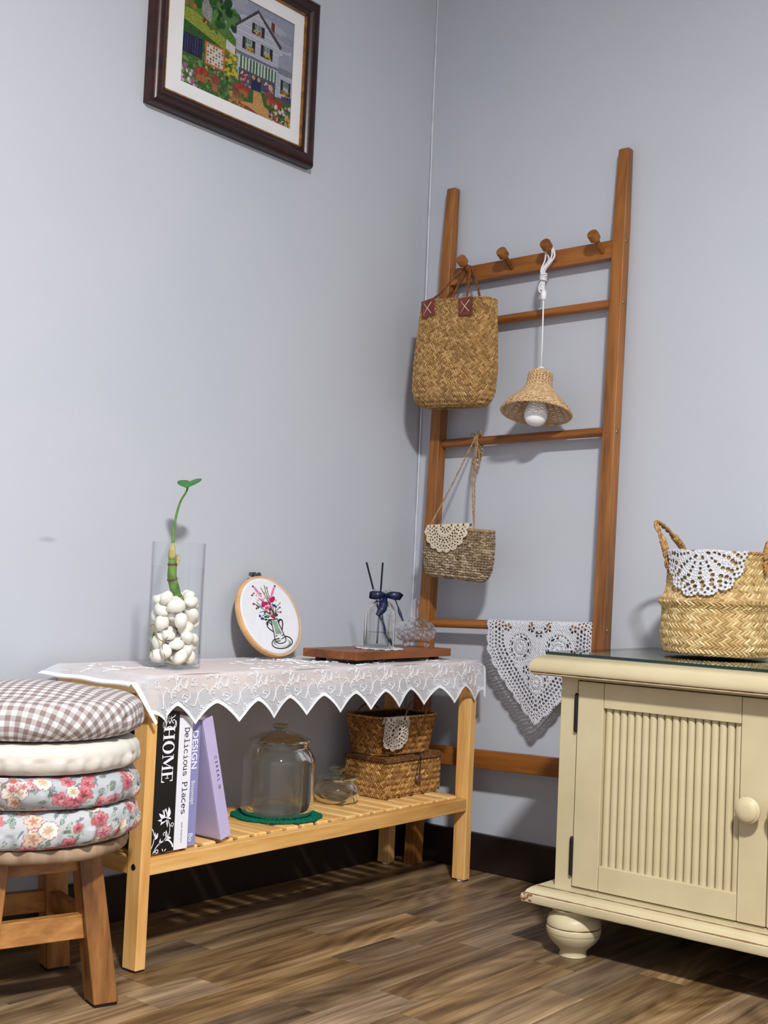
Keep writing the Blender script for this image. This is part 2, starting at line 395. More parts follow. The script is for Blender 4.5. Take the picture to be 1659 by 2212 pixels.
def weave(S, nu, nv, lift, palette, hl=.94, hw=.325, base_lift=.0, v0=0.0, v1=1.0, steep=.74, seed=1):
    r = np.random.default_rng(seed)
    i, j = np.meshgrid(np.arange(nu), np.arange(nv), indexing='ij'); i = i.ravel(); j = j.ravel(); N = len(i)
    sg = np.where(j % 2 == 0, 1.0, -1.0)
    cu = i+.5+.25*(j % 2); cv = j+.5
    jit = r.normal(0, .05, (N, 2)); cu = cu+jit[:, 0]; cv = cv+jit[:, 1]
    al = np.stack([np.full(N, hl*math.cos(steep)), sg*hl*math.sin(steep)], 1)*(.92+.16*r.random((N, 1)))
    bl = np.stack([-sg*hw*math.sin(steep), np.full(N, hw*math.cos(steep))], 1)
    c = np.stack([cu, cv], 1)
    pts = np.stack([c-al-bl, c+al-bl, c+al+bl, c-al+bl, c-al*.55, c+al*.55], 1)
    u = pts[..., 0]/nu; v = v0+np.clip(pts[..., 1]/nv, 0, 1)*(v1-v0)
    P = S(u, v); Nn = normals(S, u, v)
    h = np.array([base_lift]*4+[1, 1]); h = np.where(h == 1, lift, h)
    hh = np.broadcast_to(h, (N, 6))*(.8+.4*r.random((N, 1)))
    P = P+Nn*hh[..., None]
    k = np.arange(N)[:, None]*6
    q1 = k+np.array([0, 1, 5, 4]); q2 = k+np.array([2, 3, 4, 5]); t1 = k+np.array([0, 4, 3]); t2 = k+np.array([1, 2, 5])
    pal = s2l(np.array(palette)); w = r.random(N); ci = np.minimum((w*len(pal)).astype(int), len(pal)-1); cc = (pal[ci]*.7+pal.mean(0)*.3)*(.88+.24*r.random((N, 1)))
    mb = MB(); cols = np.repeat(cc, 6, 0)
    mb.add(P.reshape(-1, 3), q1, cols); o = -len(P)*6
    for f in (q2, t1, t2): mb.f += f.tolist(); mb.mi += [0]*len(f)
    return mb
def wall_grid(S, nu=72, nv=24, inset=.0012, v0=0.0):
    u, v = np.meshgrid(np.linspace(0, 1, nu, endpoint=False), np.linspace(v0, 1, nv), indexing='ij')
    P = S(u, v)-normals(S, u, v)*inset
    return MB().grid(P, True)
def straw(name, rough=.55, spec=.35):
    g = G(name, (170, 130, 80), rough, spec); v = g.coord()
    n = g.noise(g.coord('Object', (1, 1, 1)), 260, 3, .6)
    c = g.attr(); hs = g.n('HueSaturation'); g.put(hs.inputs['Color'], c); g.put(hs.inputs['Value'], g.math('ADD', g.math('MULTIPLY', n, .7), .65)); g.col(hs.outputs[0])
    g.bump(n, .3, .001); return g.m
M['straw'] = straw('woven_straw')
M['straw_core'] = plain('straw_core', (92, 62, 30), .8, .2, var=.3, scale=120)
M['straw_rope'] = plain('straw_rope', (158, 122, 76), .7, .25, var=.3, scale=160, bump=.4, bscale=300)
M['dark_core'] = plain('dark_straw_core', (58, 36, 16), .8, .2, var=.3, scale=120)
M['jute'] = plain('jute_twine', (158, 130, 98), .85, .15, var=.25, scale=220, bump=.5, bscale=500)
M['leather'] = plain('russet_leather', (112, 52, 36), .42, .45, var=.16, scale=60, bump=.2, bscale=240)
M['leather_cord'] = plain('brown_leather_cord', (120, 72, 40), .6, .35, var=.2, scale=120)
M['thread'] = plain('cream_thread', (222, 206, 186), .8, .2)

def crochet(name, c, c2):
    g = G(name, c, .88, .15); v = g.coord()
    vo = g.n('TexVoronoi'); g.put(vo.inputs['Vector'], v); vo.inputs['Scale'].default_value = 420
    n = g.noise(v, 300, 2)
    g.col(g.mix(g.math('MULTIPLY', vo.outputs['Distance'], 1.1, True), c, c2))
    g.bump(g.math('SUBTRACT', 1.0, vo.outputs['Distance']), .8, .002); g.b.inputs['Subsurface Weight'].default_value = 0
    return g.m
M['lace_white'] = crochet('white_cotton_crochet', (240, 241, 246), (176, 178, 188))
M['lace_cream'] = crochet('cream_cotton_crochet', (238, 228, 210), (190, 172, 146))
M['lace_ivory'] = crochet('ivory_cotton_crochet', (228, 222, 212), (170, 156, 140))
M['lace_green'] = crochet('green_cotton_crochet', (10, 132, 104), (4, 76, 60))
# --PART2--
# ------------------------------------------------------------------ bench
X0, X1, YF, YB, LW, LD = -.988, -.1, -.256, -.026, .02, .032
ZS, ZT = .174, .45
b = thing('shoe_bench', 'honey pine two-tier bench with slatted shelf under the lace cloth', 'bench', ((X0+X1)/2, (YF+YB)/2, 0))
for x in (X0, X1-LW):
    for y in (YF, YB-LD):
        lg = part('leg', MB().box(x, x+LW, y, y+LD, .003, .441), M['pine_z'], b, bevel=.0018)
        part('foot_pad', MB().lathe([(0, 0), (.008, 0), (.008, .004), (0, .004)], (x+LW/2, y+LD/2, 0), 14), M['white_plastic'] if x > -.5 else M['black'], lg, smooth=40)
        if x < -.5 and y == YF:
            for z in (.158, .432):
                part('screw', MB().lathe([(0, .0008), (.0045, .0008), (.005, 0)], (x, y+LD*.52, z), 14, axis=(-1, 0, 0)), M['black'], lg, smooth=40)
for zt_ in (.170, .446):
    for y in (YF+.001, YB-.021):
        part('rail', MB().box(X0+LW, X1-LW, y, y+.018, zt_-.0255, zt_), M['pine'], b, bevel=.0015)
    for x in (X0+.002, X1-LW+.002):
        part('end_rail', MB().box(x, x+.016, YF+LD, YB-LD, zt_-.0255, zt_), M['pine_y'], b, bevel=.0015)
    nsl = 21; xs = np.linspace(X0+LW+.022, X1-LW-.022, nsl)
    first = None
    zsl = zt_+.004
    if zt_ > .3:
        part('top_board', MB().box(X0+.001, X1-.001, YF+.001, YB-.001, zt_-.0005, ZT), M['pine'], b, bevel=.0015); continue
    for k, x in enumerate(xs):
        if first is None:
            first = part('slat', MB().box(x-.0150, x+.0150, YF+.020, YB-.004, zsl-.009, zsl), M['pine_y'], b, bevel=.0035)
        else: copy_part(first, (x-xs[0], 0, 0))

# ------------------------------------------------------------------ sheer tablecloth
def cloth_mat():
    g = G('sheer_voile', (236, 238, 246), .9, .1); v = g.coord('Object', (1, 1, 1))
    n = g.noise(g.coord('Object', (420, 420, 60)), 1.0, 2); n2 = g.noise(g.coord('Object', (60, 60, 420)), 1.0, 2)
    tl = g.n('BsdfTranslucent'); tl.inputs[0].default_value = lin(232, 236, 246); tr = g.n('BsdfTransparent')
    m1 = g.n('MixShader'); m1.inputs[0].default_value = .22; g.nt.links.new(g.b.outputs[0], m1.inputs[1]); g.nt.links.new(tl.outputs[0], m1.inputs[2])
    m2 = g.n('MixShader'); g.put(m2.inputs[0], g.math('ADD', .20, g.math('MULTIPLY', g.math('MULTIPLY', n, n2), .36)))
    g.nt.links.new(m1.outputs[0], m2.inputs[1]); g.nt.links.new(tr.outputs[0], m2.inputs[2]); g.nt.links.new(m2.outputs[0], g.out.inputs[0])
    return g.m
M['voile'] = cloth_mat()
M['hem'] = plain('white_hem_thread', (240, 243, 250), .9, .15, var=.04, scale=300, bump=.4, bscale=700)
CXL, CXR, PITCHX = -1.030, -.072, .0862
ctop = ZT+.0035
def c_drop(x):
    """length of the front drop: scallop tips and valleys"""
    ph = ((x+.979)/PITCHX) % 1.0
    w = np.abs(ph-.5)*2            # 1 at tips, 0 at valleys
    return .049+.032*np.clip(w, 0, 1)**1.45
def cloth_pos(x, s, off=0.0):
    """s<0: on the top, metres from the front edge towards the wall; s>0: metres down the front"""
    x = np.asarray(x, float); s = np.asarray(s, float)
    y = np.where(s < 0, YF-.004-s, YF-.004-.004*np.sin(x*23)-.006*np.clip(s/.07, 0, 1)*(1+.6*np.sin(x*31+1)))
    z = ctop-np.where(s > 0, s, 0)+np.where(s < 0, .0009*np.sin(x*40+s*60)*np.exp(-((s+.1)/.12)**2), 0)
    # rounded fold
    rr = .006; near = (s > -rr) & (s < rr); z = np.where(near, z-.0016*(1-np.abs(s)/rr), z); y = np.where(near, y+.0012*(1-np.abs(s)/rr), y)
    over = np.clip(X0-.002-x, 0, 1); z = z-np.where(s < 0, over*.32+over**2*2.0, over*.30); 
    overr = np.clip(x-X1-.003, 0, 1); z = z-overr*.55
    # the left front corner falls inwards as it hangs
    k = np.clip((-.96-x)/.07, 0, 1); x2 = x+k*np.clip(s/.075, 0, 1)*.052
    z = z+np.where(s > 0, 0, 0); y = y-off*(s > 0); z = z+off*(s <= 0)
    return np.stack([x2, y, z], -1)
cl = thing('tablecloth', 'sheer white lace-edged cloth with scroll embroidery spread over the bench', 'tablecloth', ((X0+X1)/2, (YF+YB)/2, ctop))
nx = 330; xs = np.linspace(CXL, CXR, nx)
st = -np.concatenate([np.linspace(.232, .008, 22), [.006, .004, .002]])
tt = np.linspace(0, 1, 16)
Sg = np.concatenate([np.broadcast_to(st[None], (nx, len(st))), tt[None]*c_drop(xs)[:, None]], 1)
Xg = np.broadcast_to(xs[:, None], Sg.shape)
part('voile', MB().grid(cloth_pos(Xg, Sg), flip=True), M['voile'], cl, smooth=True)
def ribbon_on_cloth(xs_, s0, s1, off):
    a = cloth_pos(xs_, s0, off); c_ = cloth_pos(xs_, s1, off); return np.stack([a, c_], 1)
hem = MB(); dr = c_drop(xs)
hx = np.linspace(CXL, CXR, 900); hd = c_drop(hx); wv = .0050+.0016*rng.random(900)
hem.grid(ribbon_on_cloth(hx, hd-wv, hd+.0008, .0006), flip=True); hem.grid(ribbon_on_cloth(hx, hd-.0045, hd+.0008, -.0006))
sy = np.concatenate([np.linspace(-.232, -.004, 60), np.linspace(0, .062, 24)])
for xa, xb in ((CXL, CXL+.009), (CXR-.007, CXR)):
    P = np.stack([cloth_pos(np.full_like(sy, xa), sy, .0009), cloth_pos(np.full_like(sy, xb), sy, .0009)], 1); hem.grid(P); hem.grid(P-[0, 0, .0016], flip=True)
part('hem', hem, M['hem'], cl, smooth=True, label='scalloped white stitched hem')
# scroll embroidery, one motif per scallop
def curl(cx, cy, r, a0, turns, n=22, shrink=.35):
    t = np.linspace(0, 1, n); a = np.radians(a0)+t*turns*2*PI; rr = r*(1-(1-shrink)*t); return np.stack([cx+rr*np.cos(a), cy+rr*np.sin(a)], 1)
MOT = [spline([(-.5, .52), (-.34, .62), (-.2, .55), (-.16, .38), (-.2, .28)], 20), curl(-.3, .30, .12, 200, .75), curl(-.3, .30, .085, 200, .7),
       spline([(-.2, .38), (-.32, .44), (-.36, .34)], 10), spline([(-.02, .14), (.03, .34), (.02, .5), (-.03, .66), (-.06, .78)], 18),
       curl(-.07, .82, .05, -60, .9, 12, .8), curl(-.02, .70, .03, 0, 1, 8, 1), curl(-.10, .69, .03, 0, 1, 8, 1),
       spline([(.03, .36), (.1, .5), (.2, .58)], 10), curl(.23, .61, .035, 0, 1, 9, .9), curl(.18, .66, .03, 0, 1, 9, .9), curl(.26, .54, .026, 0, 1, 8, 1),
       spline([(.04, .34), (.06, .2), (.1, .1), (.18, -.02), (.2, -.14)], 16), curl(.14, .06, .035, 0, 1, 9, .9), curl(.2, .0, .035, 0, 1, 9, .9), curl(.12, -.04, .03, 0, 1, 8, .9), curl(.24, -.07, .03, 0, 1, 8, .9),
       curl(.14, -.22, .06, 20, -.6, 12, .5), curl(.14, -.22, .09, 30, -.55, 12, .6),
       spline([(-.16, .14), (-.06, .1), (-.02, .14)], 8), spline([(-.2, .1), (-.3, .06), (-.36, -.02)], 8), curl(-.37, .0, .02, 0, 1, 7, 1),
       spline([(.3, .98), (.4, .92), (.46, .82), (.46, .68), (.4, .6)], 14), curl(.33, .95, .04, 0, 1, 9, .9), curl(.27, .90, .03, 0, 1, 8, 1), spline([(.46, .84), (.5, .94), (.49, 1.04)], 8),
       spline([(.46, .66), (.36, .56), (.32, .42), (.36, .28)], 12), curl(.42, .25, .08, 170, .55, 12, .5), curl(.42, .25, .1, 170, .5, 12, .7), curl(.40, .52, .025, 0, 1, 8, 1), curl(.41, .43, .025, 0, 1, 8, 1), curl(.44, .60, .02, 0, 1, 8, 1),
       spline([(-.5, .66), (-.42, .78), (-.40, .90), (-.46, .94), (-.49, .86)], 14), spline([(-.5, .56), (-.46, .66), (-.44, .76)], 6), curl(-.40, .72, .022, 0, 1, 8, 1), curl(-.36, .66, .022, 0, 1, 8, 1),
       spline([(-.3, .62), (-.26, .76), (-.28, .88), (-.34, .86)], 10), spline([(-.27, .62), (-.22, .76), (-.24, .9), (-.33, .92)], 10)]
em = MB(); tw = .00062
for k in range(-1, 11):
    cx = -.979+PITCHX*(k+1)
    for m_ in MOT:
        x = cx+m_[:, 0]*PITCHX*1.02; s_ = np.minimum(.058-m_[:, 1]*.056, c_drop(x)-.0078)
        if x.min() < CXL+.03 or x.max() > CXR-.008: continue
        P = cloth_pos(x, s_, .0008); em.tube(P, tw, 4, cap=False)
for k in range(26):
    cx, cs = random.uniform(CXL+.05, CXR-.06), -random.uniform(.03, .2)
    for m_ in random.sample(MOT, 9):
        P = cloth_pos(cx+m_[:, 0]*PITCHX, np.clip(cs+m_[:, 1]*.05, -.23, -.008), .0010); em.tube(P, tw, 4, cap=False)
part('embroidery', em, M['hem'], cl, smooth=True, kind='stuff', label='white stitched scrolls and tiny flowers')

# ------------------------------------------------------------------ books
M['paper'] = plain('book_pages', (236, 232, 222), .85, .2, var=.03, scale=300)
bk = {'black': plain('black_cover', (20, 18, 22), .38, .45), 'white': plain('white_cover', (232, 233, 242), .5, .4, var=.01),
      'peri': plain('periwinkle_cover', (140, 140, 190), .5, .4, var=.02), 'lav': plain('lavender_cover', (190, 180, 218), .5, .4, var=.015)}
INK_W = plain('white_print', (238, 240, 248), .6, .3); INK_B = plain('black_print', (24, 22, 28), .6, .3); INK_P = plain('pale_print', (226, 226, 244), .6, .3)
def ribbon2d(pts, w):
    p = np.asarray(pts, float); t = np.gradient(p, axis=0); t /= np.maximum(np.linalg.norm(t, axis=1, keepdims=True), 1e-9)
    n = np.stack([-t[:, 1], t[:, 0]], 1); w = np.broadcast_to(np.asarray(w, float), (len(p),))[:, None]/2
    return p+n*w, p-n*w
SERIF = {
 'H': ([[(0, 0), (.38, 0), (.38, .05), (.28, .07), (.28, .93), (.38, .95), (.38, 1), (0, 1), (0, .95), (.1, .93), (.1, .07), (0, .05)], [(.54, 0), (.92, 0), (.92, .05), (.82, .07), (.82, .93), (.92, .95), (.92, 1), (.54, 1), (.54, .95), (.64, .93), (.64, .07), (.54, .05)], [(.28, .46), (.64, .46), (.64, .53), (.28, .53)]], 1.0),
 'M': ([[(0, 0), (.26, 0), (.26, .04), (.17, .06), (.17, .9), (.11, .9), (.11, .06), (0, .04)], [(.10, 1), (.32, 1), (.62, .3), (.52, .1)], [(.0, .95), (.1, .95), (.1, 1), (0, 1)], [(.52, .1), (.58, .1), (.92, .9), (.9, 1)], [(.74, 0), (1.1, 0), (1.1, .05), (1.0, .07), (1.0, .93), (1.1, .95), (1.1, 1), (.9, 1), (.84, .9), (.84, .07), (.74, .05)]], 1.2),
 'E': ([[(0, 0), (.78, 0), (.8, .28), (.75, .28), (.66, .06), (.28, .06), (.28, .94), (.62, .94), (.70, .76), (.75, .76), (.74, 1), (0, 1), (0, .95), (.1, .93), (.1, .07), (0, .05)], [(.28, .48), (.5, .48), (.5, .54), (.28, .54)], [(.48, .36), (.53, .36), (.53, .66), (.48, .66)]], .9)}
MONO = {'D': [[(.06, .62), (.25, .62)]+arc(.25, .31, .27, .31, 90, -90)+[(.06, 0)], [(.13, .0), (.13, .62)]], 'e': [[(.09, .24), (.5, .24)]+arc(.295, .23, .21, .23, 5, 310)],
        'l': [[(.14, .66), (.31, .66), (.31, 0)], [(.08, 0), (.54, 0)]], 'i': [[(.14, .45), (.31, .45), (.31, 0)], [(.08, 0), (.54, 0)], [(.28, .62), (.34, .62)]],
        'c': [arc(.3, .23, .23, .23, 48, 320)], 'o': [arc(.3, .23, .23, .23, 0, 360, 24)], 'u': [[(.04, .45), (.13, .45), (.13, .15)]+arc(.28, .15, .15, .15, 180, 270)+[(.36, .02), (.45, .12)], [(.36, .45), (.45, .45), (.45, 0), (.55, 0)]],
        's': [arc(.3, .34, .18, .11, 20, 250)+arc(.3, .115, .2, .115, 80, -160)], 'P': [[(.06, .62), (.3, .62)]+arc(.3, .455, .2, .165, 90, -90)+[(.13, .29)], [(.13, .62), (.13, 0)], [(.05, 0), (.26, 0)]],
        'a': [arc(.28, .33, .16, .12, 150, 0)+[(.44, .05), (.55, 0)], arc(.27, .13, .17, .13, 60, 300)+[(.44, .1)]]}
def flat_poly(mb, pts, place):
    p = np.asarray(pts, float); v = place(p); mb.add(v, [tuple(range(len(p)))])
def flat_strip(mb, pts, w, place):
    a, c_ = ribbon2d(pts, w); n = len(a); v = place(np.concatenate([a, c_])); mb.add(v, [(i, i+1, n+i+1, n+i) for i in range(n-1)])
def font_mesh(text, size, spacing=1.0, bold=0.0):
    cu = bpy.data.curves.new('lettering', 'FONT'); cu.body = text; cu.size = size; cu.space_character = spacing; cu.offset = bold; cu.resolution_u = 3
    o = bpy.data.objects.new('lettering', cu); COL.objects.link(o); bpy.context.view_layer.update()
    me = bpy.data.meshes.new_from_object(o.evaluated_get(bpy.context.evaluated_depsgraph_get()))
    v = np.array([q.co[:] for q in me.vertices]).reshape(-1, 3); f = [tuple(p.vertices) for p in me.polygons]
    COL.objects.unlink(o); bpy.data.objects.remove(o); bpy.data.meshes.remove(me); bpy.data.curves.remove(cu)
    return v, f
def put_font(mb, text, size, place, spacing=1.0, bold=0.0, start=(0, 0), fit=None):
    v, f = font_mesh(text, size, spacing, bold)
    if fit: v[:, 0] *= fit/v[:, 0].max()
    mb.add(place(v[:, :2]+np.array(start)), f)
def book(name, label, x0, x1, y0, depth, z0, h, cover, lean=0.0, hard=True):
    """spine at y0 facing the camera; lean turns the book about its lower right spine edge"""
    t_ = thing(name, label, 'book', ((x0+x1)/2, y0+depth/2, z0), 'books on the bench shelf')
    piv = np.array([x0 if lean > 0 else x1, 0, z0]); ca, sa = math.cos(lean), math.sin(lean)
    def tr(v):
        v = np.asarray(v, float); d = v-piv; return np.stack([piv[0]+d[:, 0]*ca-d[:, 2]*sa, v[:, 1], piv[2]+d[:, 0]*sa+d[:, 2]*ca], 1)
    mb = MB(); c_ = .0024
    mb.box(x0, x1, y0, y0+.0026, z0, z0+h); mb.box(x0, x0+c_, y0+.0026, y0+depth, z0, z0+h); mb.box(x1-c_, x1, y0+.0026, y0+depth, z0, z0+h)
    mb.v = [tr(v) for v in mb.v]; part('cover', mb, cover, t_, bevel=.0008)
    mb = MB().box(x0+c_, x1-c_, y0+.0026, y0+depth-.004, z0+.003, z0+h-.003); mb.v = [tr(v) for v in mb.v]; part('pages', mb, M['paper'], t_)
    def place(p):   # (along, up): along runs down the spine, up points to +x
        p = np.asarray(p, float); v = np.stack([x0+p[:, 1], np.full(len(p), y0-.0004), z0+h-p[:, 0]], 1); return tr(v)
    return t_, place
ZB = ZS+.0005
# HOME
t, pl = book('book', 'thick black hardback book with white serif title and lily scroll', -.9635, -.9155, -.2475, .165, ZB, .217, bk['black'])
mb = MB(); cap = .0235; base = .0150; xx = .0205
for ch in 'HOME':
    wch = {'H': .0222, 'O': .0200, 'M': .0250, 'E': .0170}[ch]
    f_ = lambda p, xx=xx, wch=wch: pl(np.stack([xx+p[:, 0], base+p[:, 1]*cap], 1))
    if ch == 'O':
        n = 36; a = np.linspace(0, 2*PI, n, endpoint=False)
        o_ = np.stack([(.5+.5*np.cos(a))*wch, .5+.53*np.sin(a)], 1); i_ = np.stack([(.5+.26*np.cos(a))*wch, .5+.46*np.sin(a)], 1)
        mb.add(f_(np.concatenate([o_, i_])), [(i, (i+1) % n, n+(i+1) % n, n+i) for i in range(n)])
    else:
        polys, adv = SERIF[ch]; sx = wch/{'H': .92, 'M': 1.1, 'E': .8}[ch]
        for q in polys: flat_poly(mb, np.asarray(q)*[sx, 1], f_)
    xx += wch+.0012
part('title', mb, INK_W, t)
mb = MB()   # lily and scrolls; (right, up) millimetres from the lower left of the spine
def orn(p): p = np.asarray(p, float)*.001; return pl(np.stack([.217-p[:, 1], p[:, 0]], 1))
def leaf2(a, c_, w, bend=0.0, n=9):
    a, c_ = np.asarray(a, float), np.asarray(c_, float); d = c_-a; L = np.linalg.norm(d); d /= L; nn = np.array([-d[1], d[0]]); tt_ = np.linspace(0, 1, n)[:, None]
    mid = a+d*L*tt_+nn*bend*np.sin(PI*tt_); ww = w*np.sin(PI*tt_**.8)/2
    return np.concatenate([mid+nn*ww, (mid-nn*ww)[::-1]])
for a, c_, w, bd in [((32, 52), (14, 62), 7, 2), ((32, 52), (12, 51), 5, 1), ((32, 52), (18, 43), 7, -2), ((32, 52), (34, 70), 7, -2), ((31, 54), (28, 69), 5, 1), ((30, 54), (21, 67), 4, 0), ((30, 54), (25, 68), 3, 0), ((31, 50), (33, 38), 3, 0), ((33, 52), (40, 50), 3, 1),
                     ((33, 22), (31, 34), 5, 1), ((8, 22), (14, 32), 5, -1), ((7, 22), (9, 34), 3, 0), ((34, 21), (42, 20), 4, 1), ((18, 13), (20, 23), 3, 0)]:
    flat_poly(mb, leaf2(a, c_, w, bd), orn)
for p, w in [(spline([(5, 1), (14, 12), (26, 18), (36, 18), (44, 11), (46, 6)], 30), np.concatenate([np.linspace(1, 2.6, 16), np.linspace(2.6, 3, 16)])[:31]), (spline([(26, 17), (34, 22), (38, 32), (37, 42), (33, 50)], 24), 1.3), (spline([(24, 16), (30, 22), (31, 28), (28, 31), (25, 29), (26, 26)], 20), 1.2),
             (spline([(0, 6), (5, 16), (7, 26), (4, 36), (1, 40)], 20), 1.4), (spline([(38, 38), (42, 44), (45, 42), (43, 38), (41, 40)], 16), 1.1), (spline([(8, 2), (13, 6), (16, 4), (14, 1), (11, 2)], 16), 1.3), (spline([(24, 6), (26, 2)], 6), 1.4), (spline([(32, 5), (29, 2)], 6), 1.4)]:
    w = np.broadcast_to(np.asarray(w, float), (len(w),)) if np.ndim(w) else w
    if np.ndim(w) and len(w) != len(p): w = np.interp(np.linspace(0, 1, len(p)), np.linspace(0, 1, len(w)), w)
    flat_strip(mb, p, w, orn)
part('lily_scroll', mb, INK_W, t); mb = MB()
for sx in (1, -1):   # medallion near the top
    for p, w in [(spline([(27, 196), (27+sx*8, 194), (27+sx*12, 200), (27+sx*9, 206), (27+sx*5, 203), (27+sx*8, 200)], 22), 1.3), (spline([(27, 208), (27+sx*7, 210), (27+sx*11, 213)], 12), 1.3), (spline([(27, 200), (27+sx*3, 206), (27+sx*2, 212)], 10), 1.6), (spline([(27+sx*11, 192), (27+sx*14, 197), (27+sx*13, 204)], 10), 1.2)]: flat_strip(mb, p, w, orn)
part('medallion', mb, INK_W, t)
# slim white book in typewriter lettering
t, pl = book('book', 'slim white book with black typewriter lettering on its spine', -.9145, -.8865, -.2475, .165, ZB, .2075, bk['white'])
mb = MB(); xx = .0150; sz = .0152; adv = .00860
for ch in 'Delicious Places':
    if ch != ' ':
        for s_ in MONO[ch]:
            flat_strip(mb, resample(np.asarray(s_)*sz, max(2, len(s_)*2))+np.array([xx, .0112]), .0013, pl)
    xx += adv
    pass
put_font(mb, 'and interiors', .0058, lambda p: pl(p+np.array([.1655, .0125])), 1.35, 0, fit=.0315)
part('title', mb, INK_B, t)
# periwinkle book
t, pl = book('book', 'periwinkle blue book with bold white capitals standing beside the slim white book', -.8855, -.8625, -.240, .16, ZB, .199, bk['peri'])
mb = MB()
put_font(mb, 'DESIGN', .0165, lambda p: pl(p+np.array([.0140, .0065])), 1.02, .00028, fit=.062)
part('title', mb, INK_W, t)
mb = MB(); put_font(mb, 'Boconcept', .0105, lambda p: pl(p+np.array([.0945, .0085])), 1.0, .00012, fit=.0385)
part('lettering', mb, INK_P, t); mb = MB(); put_font(mb, 'Bo', .0125, lambda p: pl(p+np.array([.1780, .0075])), 1.0, .0002)
part('logo', mb, INK_P, t)
# leaning lavender book
t, pl = book('book', 'pale lavender book leaning against the periwinkle one', -.8070, -.7838, -.2425, .16, ZB+.0004, .207, bk['lav'], lean=.268)
mb = MB(); put_font(mb, 'CEREAL', .0078, lambda p: pl(p+np.array([.066, .0125])), 1.75, 0, fit=.043)
put_font(mb, '10', .0075, lambda p: pl(p+np.array([.1145, .012])), 1.0, 0)
part('title', mb, INK_B, t)

# ------------------------------------------------------------------ lace helper
def lace(nx, ny, xr, yr, mask, fmap, relief=None):
    xv = np.linspace(*xr, nx+1); yv = np.linspace(*yr, ny+1)
    X, Y = np.meshgrid(xv, yv, indexing='ij'); xc = (xv[1:]+xv[:-1])/2; yc = (yv[1:]+yv[:-1])/2
    Xc, Yc = np.meshgrid(xc, yc, indexing='ij'); m = mask(Xc, Yc)
    P = fmap(X, Y, relief(X, Y) if relief is not None else np.zeros_like(X))
    idx = np.arange((nx+1)*(ny+1)).reshape(nx+1, ny+1)
    q = np.stack([idx[:-1, :-1], idx[1:, :-1], idx[1:, 1:], idx[:-1, 1:]], -1)[m]
    used, inv = np.unique(q.ravel(), return_inverse=True)
    return MB().add(P.reshape(-1, 3)[used], inv.reshape(-1, 4))
def ring_holes(r, th, rc, hr, n, w, ph=0.0):
    f = ((th*n/(2*PI)+ph) % 1.0)-.5
    return (f/w)**2+((r-rc)/hr)**2 < 1
def doily_mask(R, rings, lobes=16, amp=.05, pic=0, r_edge=None):
    def m(X, Y):
        r = np.hypot(X, Y); th = np.arctan2(Y, X)
        edge = R*(1-amp+amp*np.abs(np.cos(th*lobes/2))**.6)
        if pic: edge = edge+R*.012*np.cos(th*pic)
        keep = r < edge
        for (rc, hr, n, w, ph) in rings: keep &= ~ring_holes(r, th, rc*R, hr*R, n, w, ph)
        return keep
    return m
def stitch_relief(R, amp, nrad, nth):
    def f(X, Y):
        r = np.hypot(X, Y); th = np.arctan2(Y, X)
        return amp*(np.cos(r/R*nrad*2*PI)+.7*np.cos(th*nth+np.floor(r/R*nrad)*PI))
    return f

# ------------------------------------------------------------------ green mat, glass jars
JC = np.array([-.578, -.150])
m_ = doily_mask(.084, [(.9, .035, 60, .24, 0), (.80, .03, 60, .22, .5), (.70, .03, 48, .22, 0), (.6, .03, 40, .22, .5)], 8, .05, 0)
o = solo('crochet_mat', lace(200, 200, (-.085, .085), (-.085, .085), m_, lambda X, Y, h: np.stack([JC[0]+X, JC[1]+Y, ZS+.0022+h], -1), stitch_relief(.084, .0004, 14, 80)),
         M['lace_green'], 'emerald green crochet mat under the large glass jar', 'mat', (JC[0], JC[1], ZS), smooth=True); solid(o, .0024, 0)
def solid_glass(name, c=(1, 1, 1), rough=.0, ior=1.45, clear=.45):
    g = G(name); gl = g.n('BsdfGlass'); gl.inputs['Color'].default_value = c+(1,); gl.inputs['IOR'].default_value = ior; gl.inputs['Roughness'].default_value = rough
    tr = g.n('BsdfTransparent'); tr.inputs[0].default_value = c+(1,); ms = g.n('MixShader'); ms.inputs[0].default_value = clear
    g.nt.links.new(gl.outputs[0], ms.inputs[1]); g.nt.links.new(tr.outputs[0], ms.inputs[2]); g.nt.links.new(ms.outputs[0], g.out.inputs[0]); return g.m
M['jar'] = solid_glass('clear_jar_glass', (.97, .985, .975), 0.0, 1.45, .30)
M['jar_lid'] = solid_glass('green_tinged_lid_glass', (.90, .95, .92), 0.0, 1.47, .30)
M['crystal'] = solid_glass('cut_crystal', (.98, .98, .99), .0, 1.48, .5)
def jar(name, label, c, z0, body, lid, knob, n=56):
    t_ = thing(name, label, 'jar', (c[0], c[1], z0)); C3 = (c[0], c[1], z0)
    wl = .0022; out = spline(body, 40); inn = out.copy(); inn[:, 0] = np.maximum(inn[:, 0]-wl, 0); inn = inn[inn[:, 1] > .004]
    prof = np.concatenate([[(0, 0)], out, inn[::-1], [(0, .005)]])
    part('body', MB().lathe(prof, C3, n, flip=True), M['jar'], t_, smooth=50)
    l_ = part('lid', MB().lathe(lid, C3, n, flip=True), M['jar_lid'], t_, smooth=40)
    part('knob', MB().lathe(spline(knob, 24), C3, 28, flip=True), M['jar_lid'], l_, smooth=50)
    return t_
ZJ = ZS+.0036
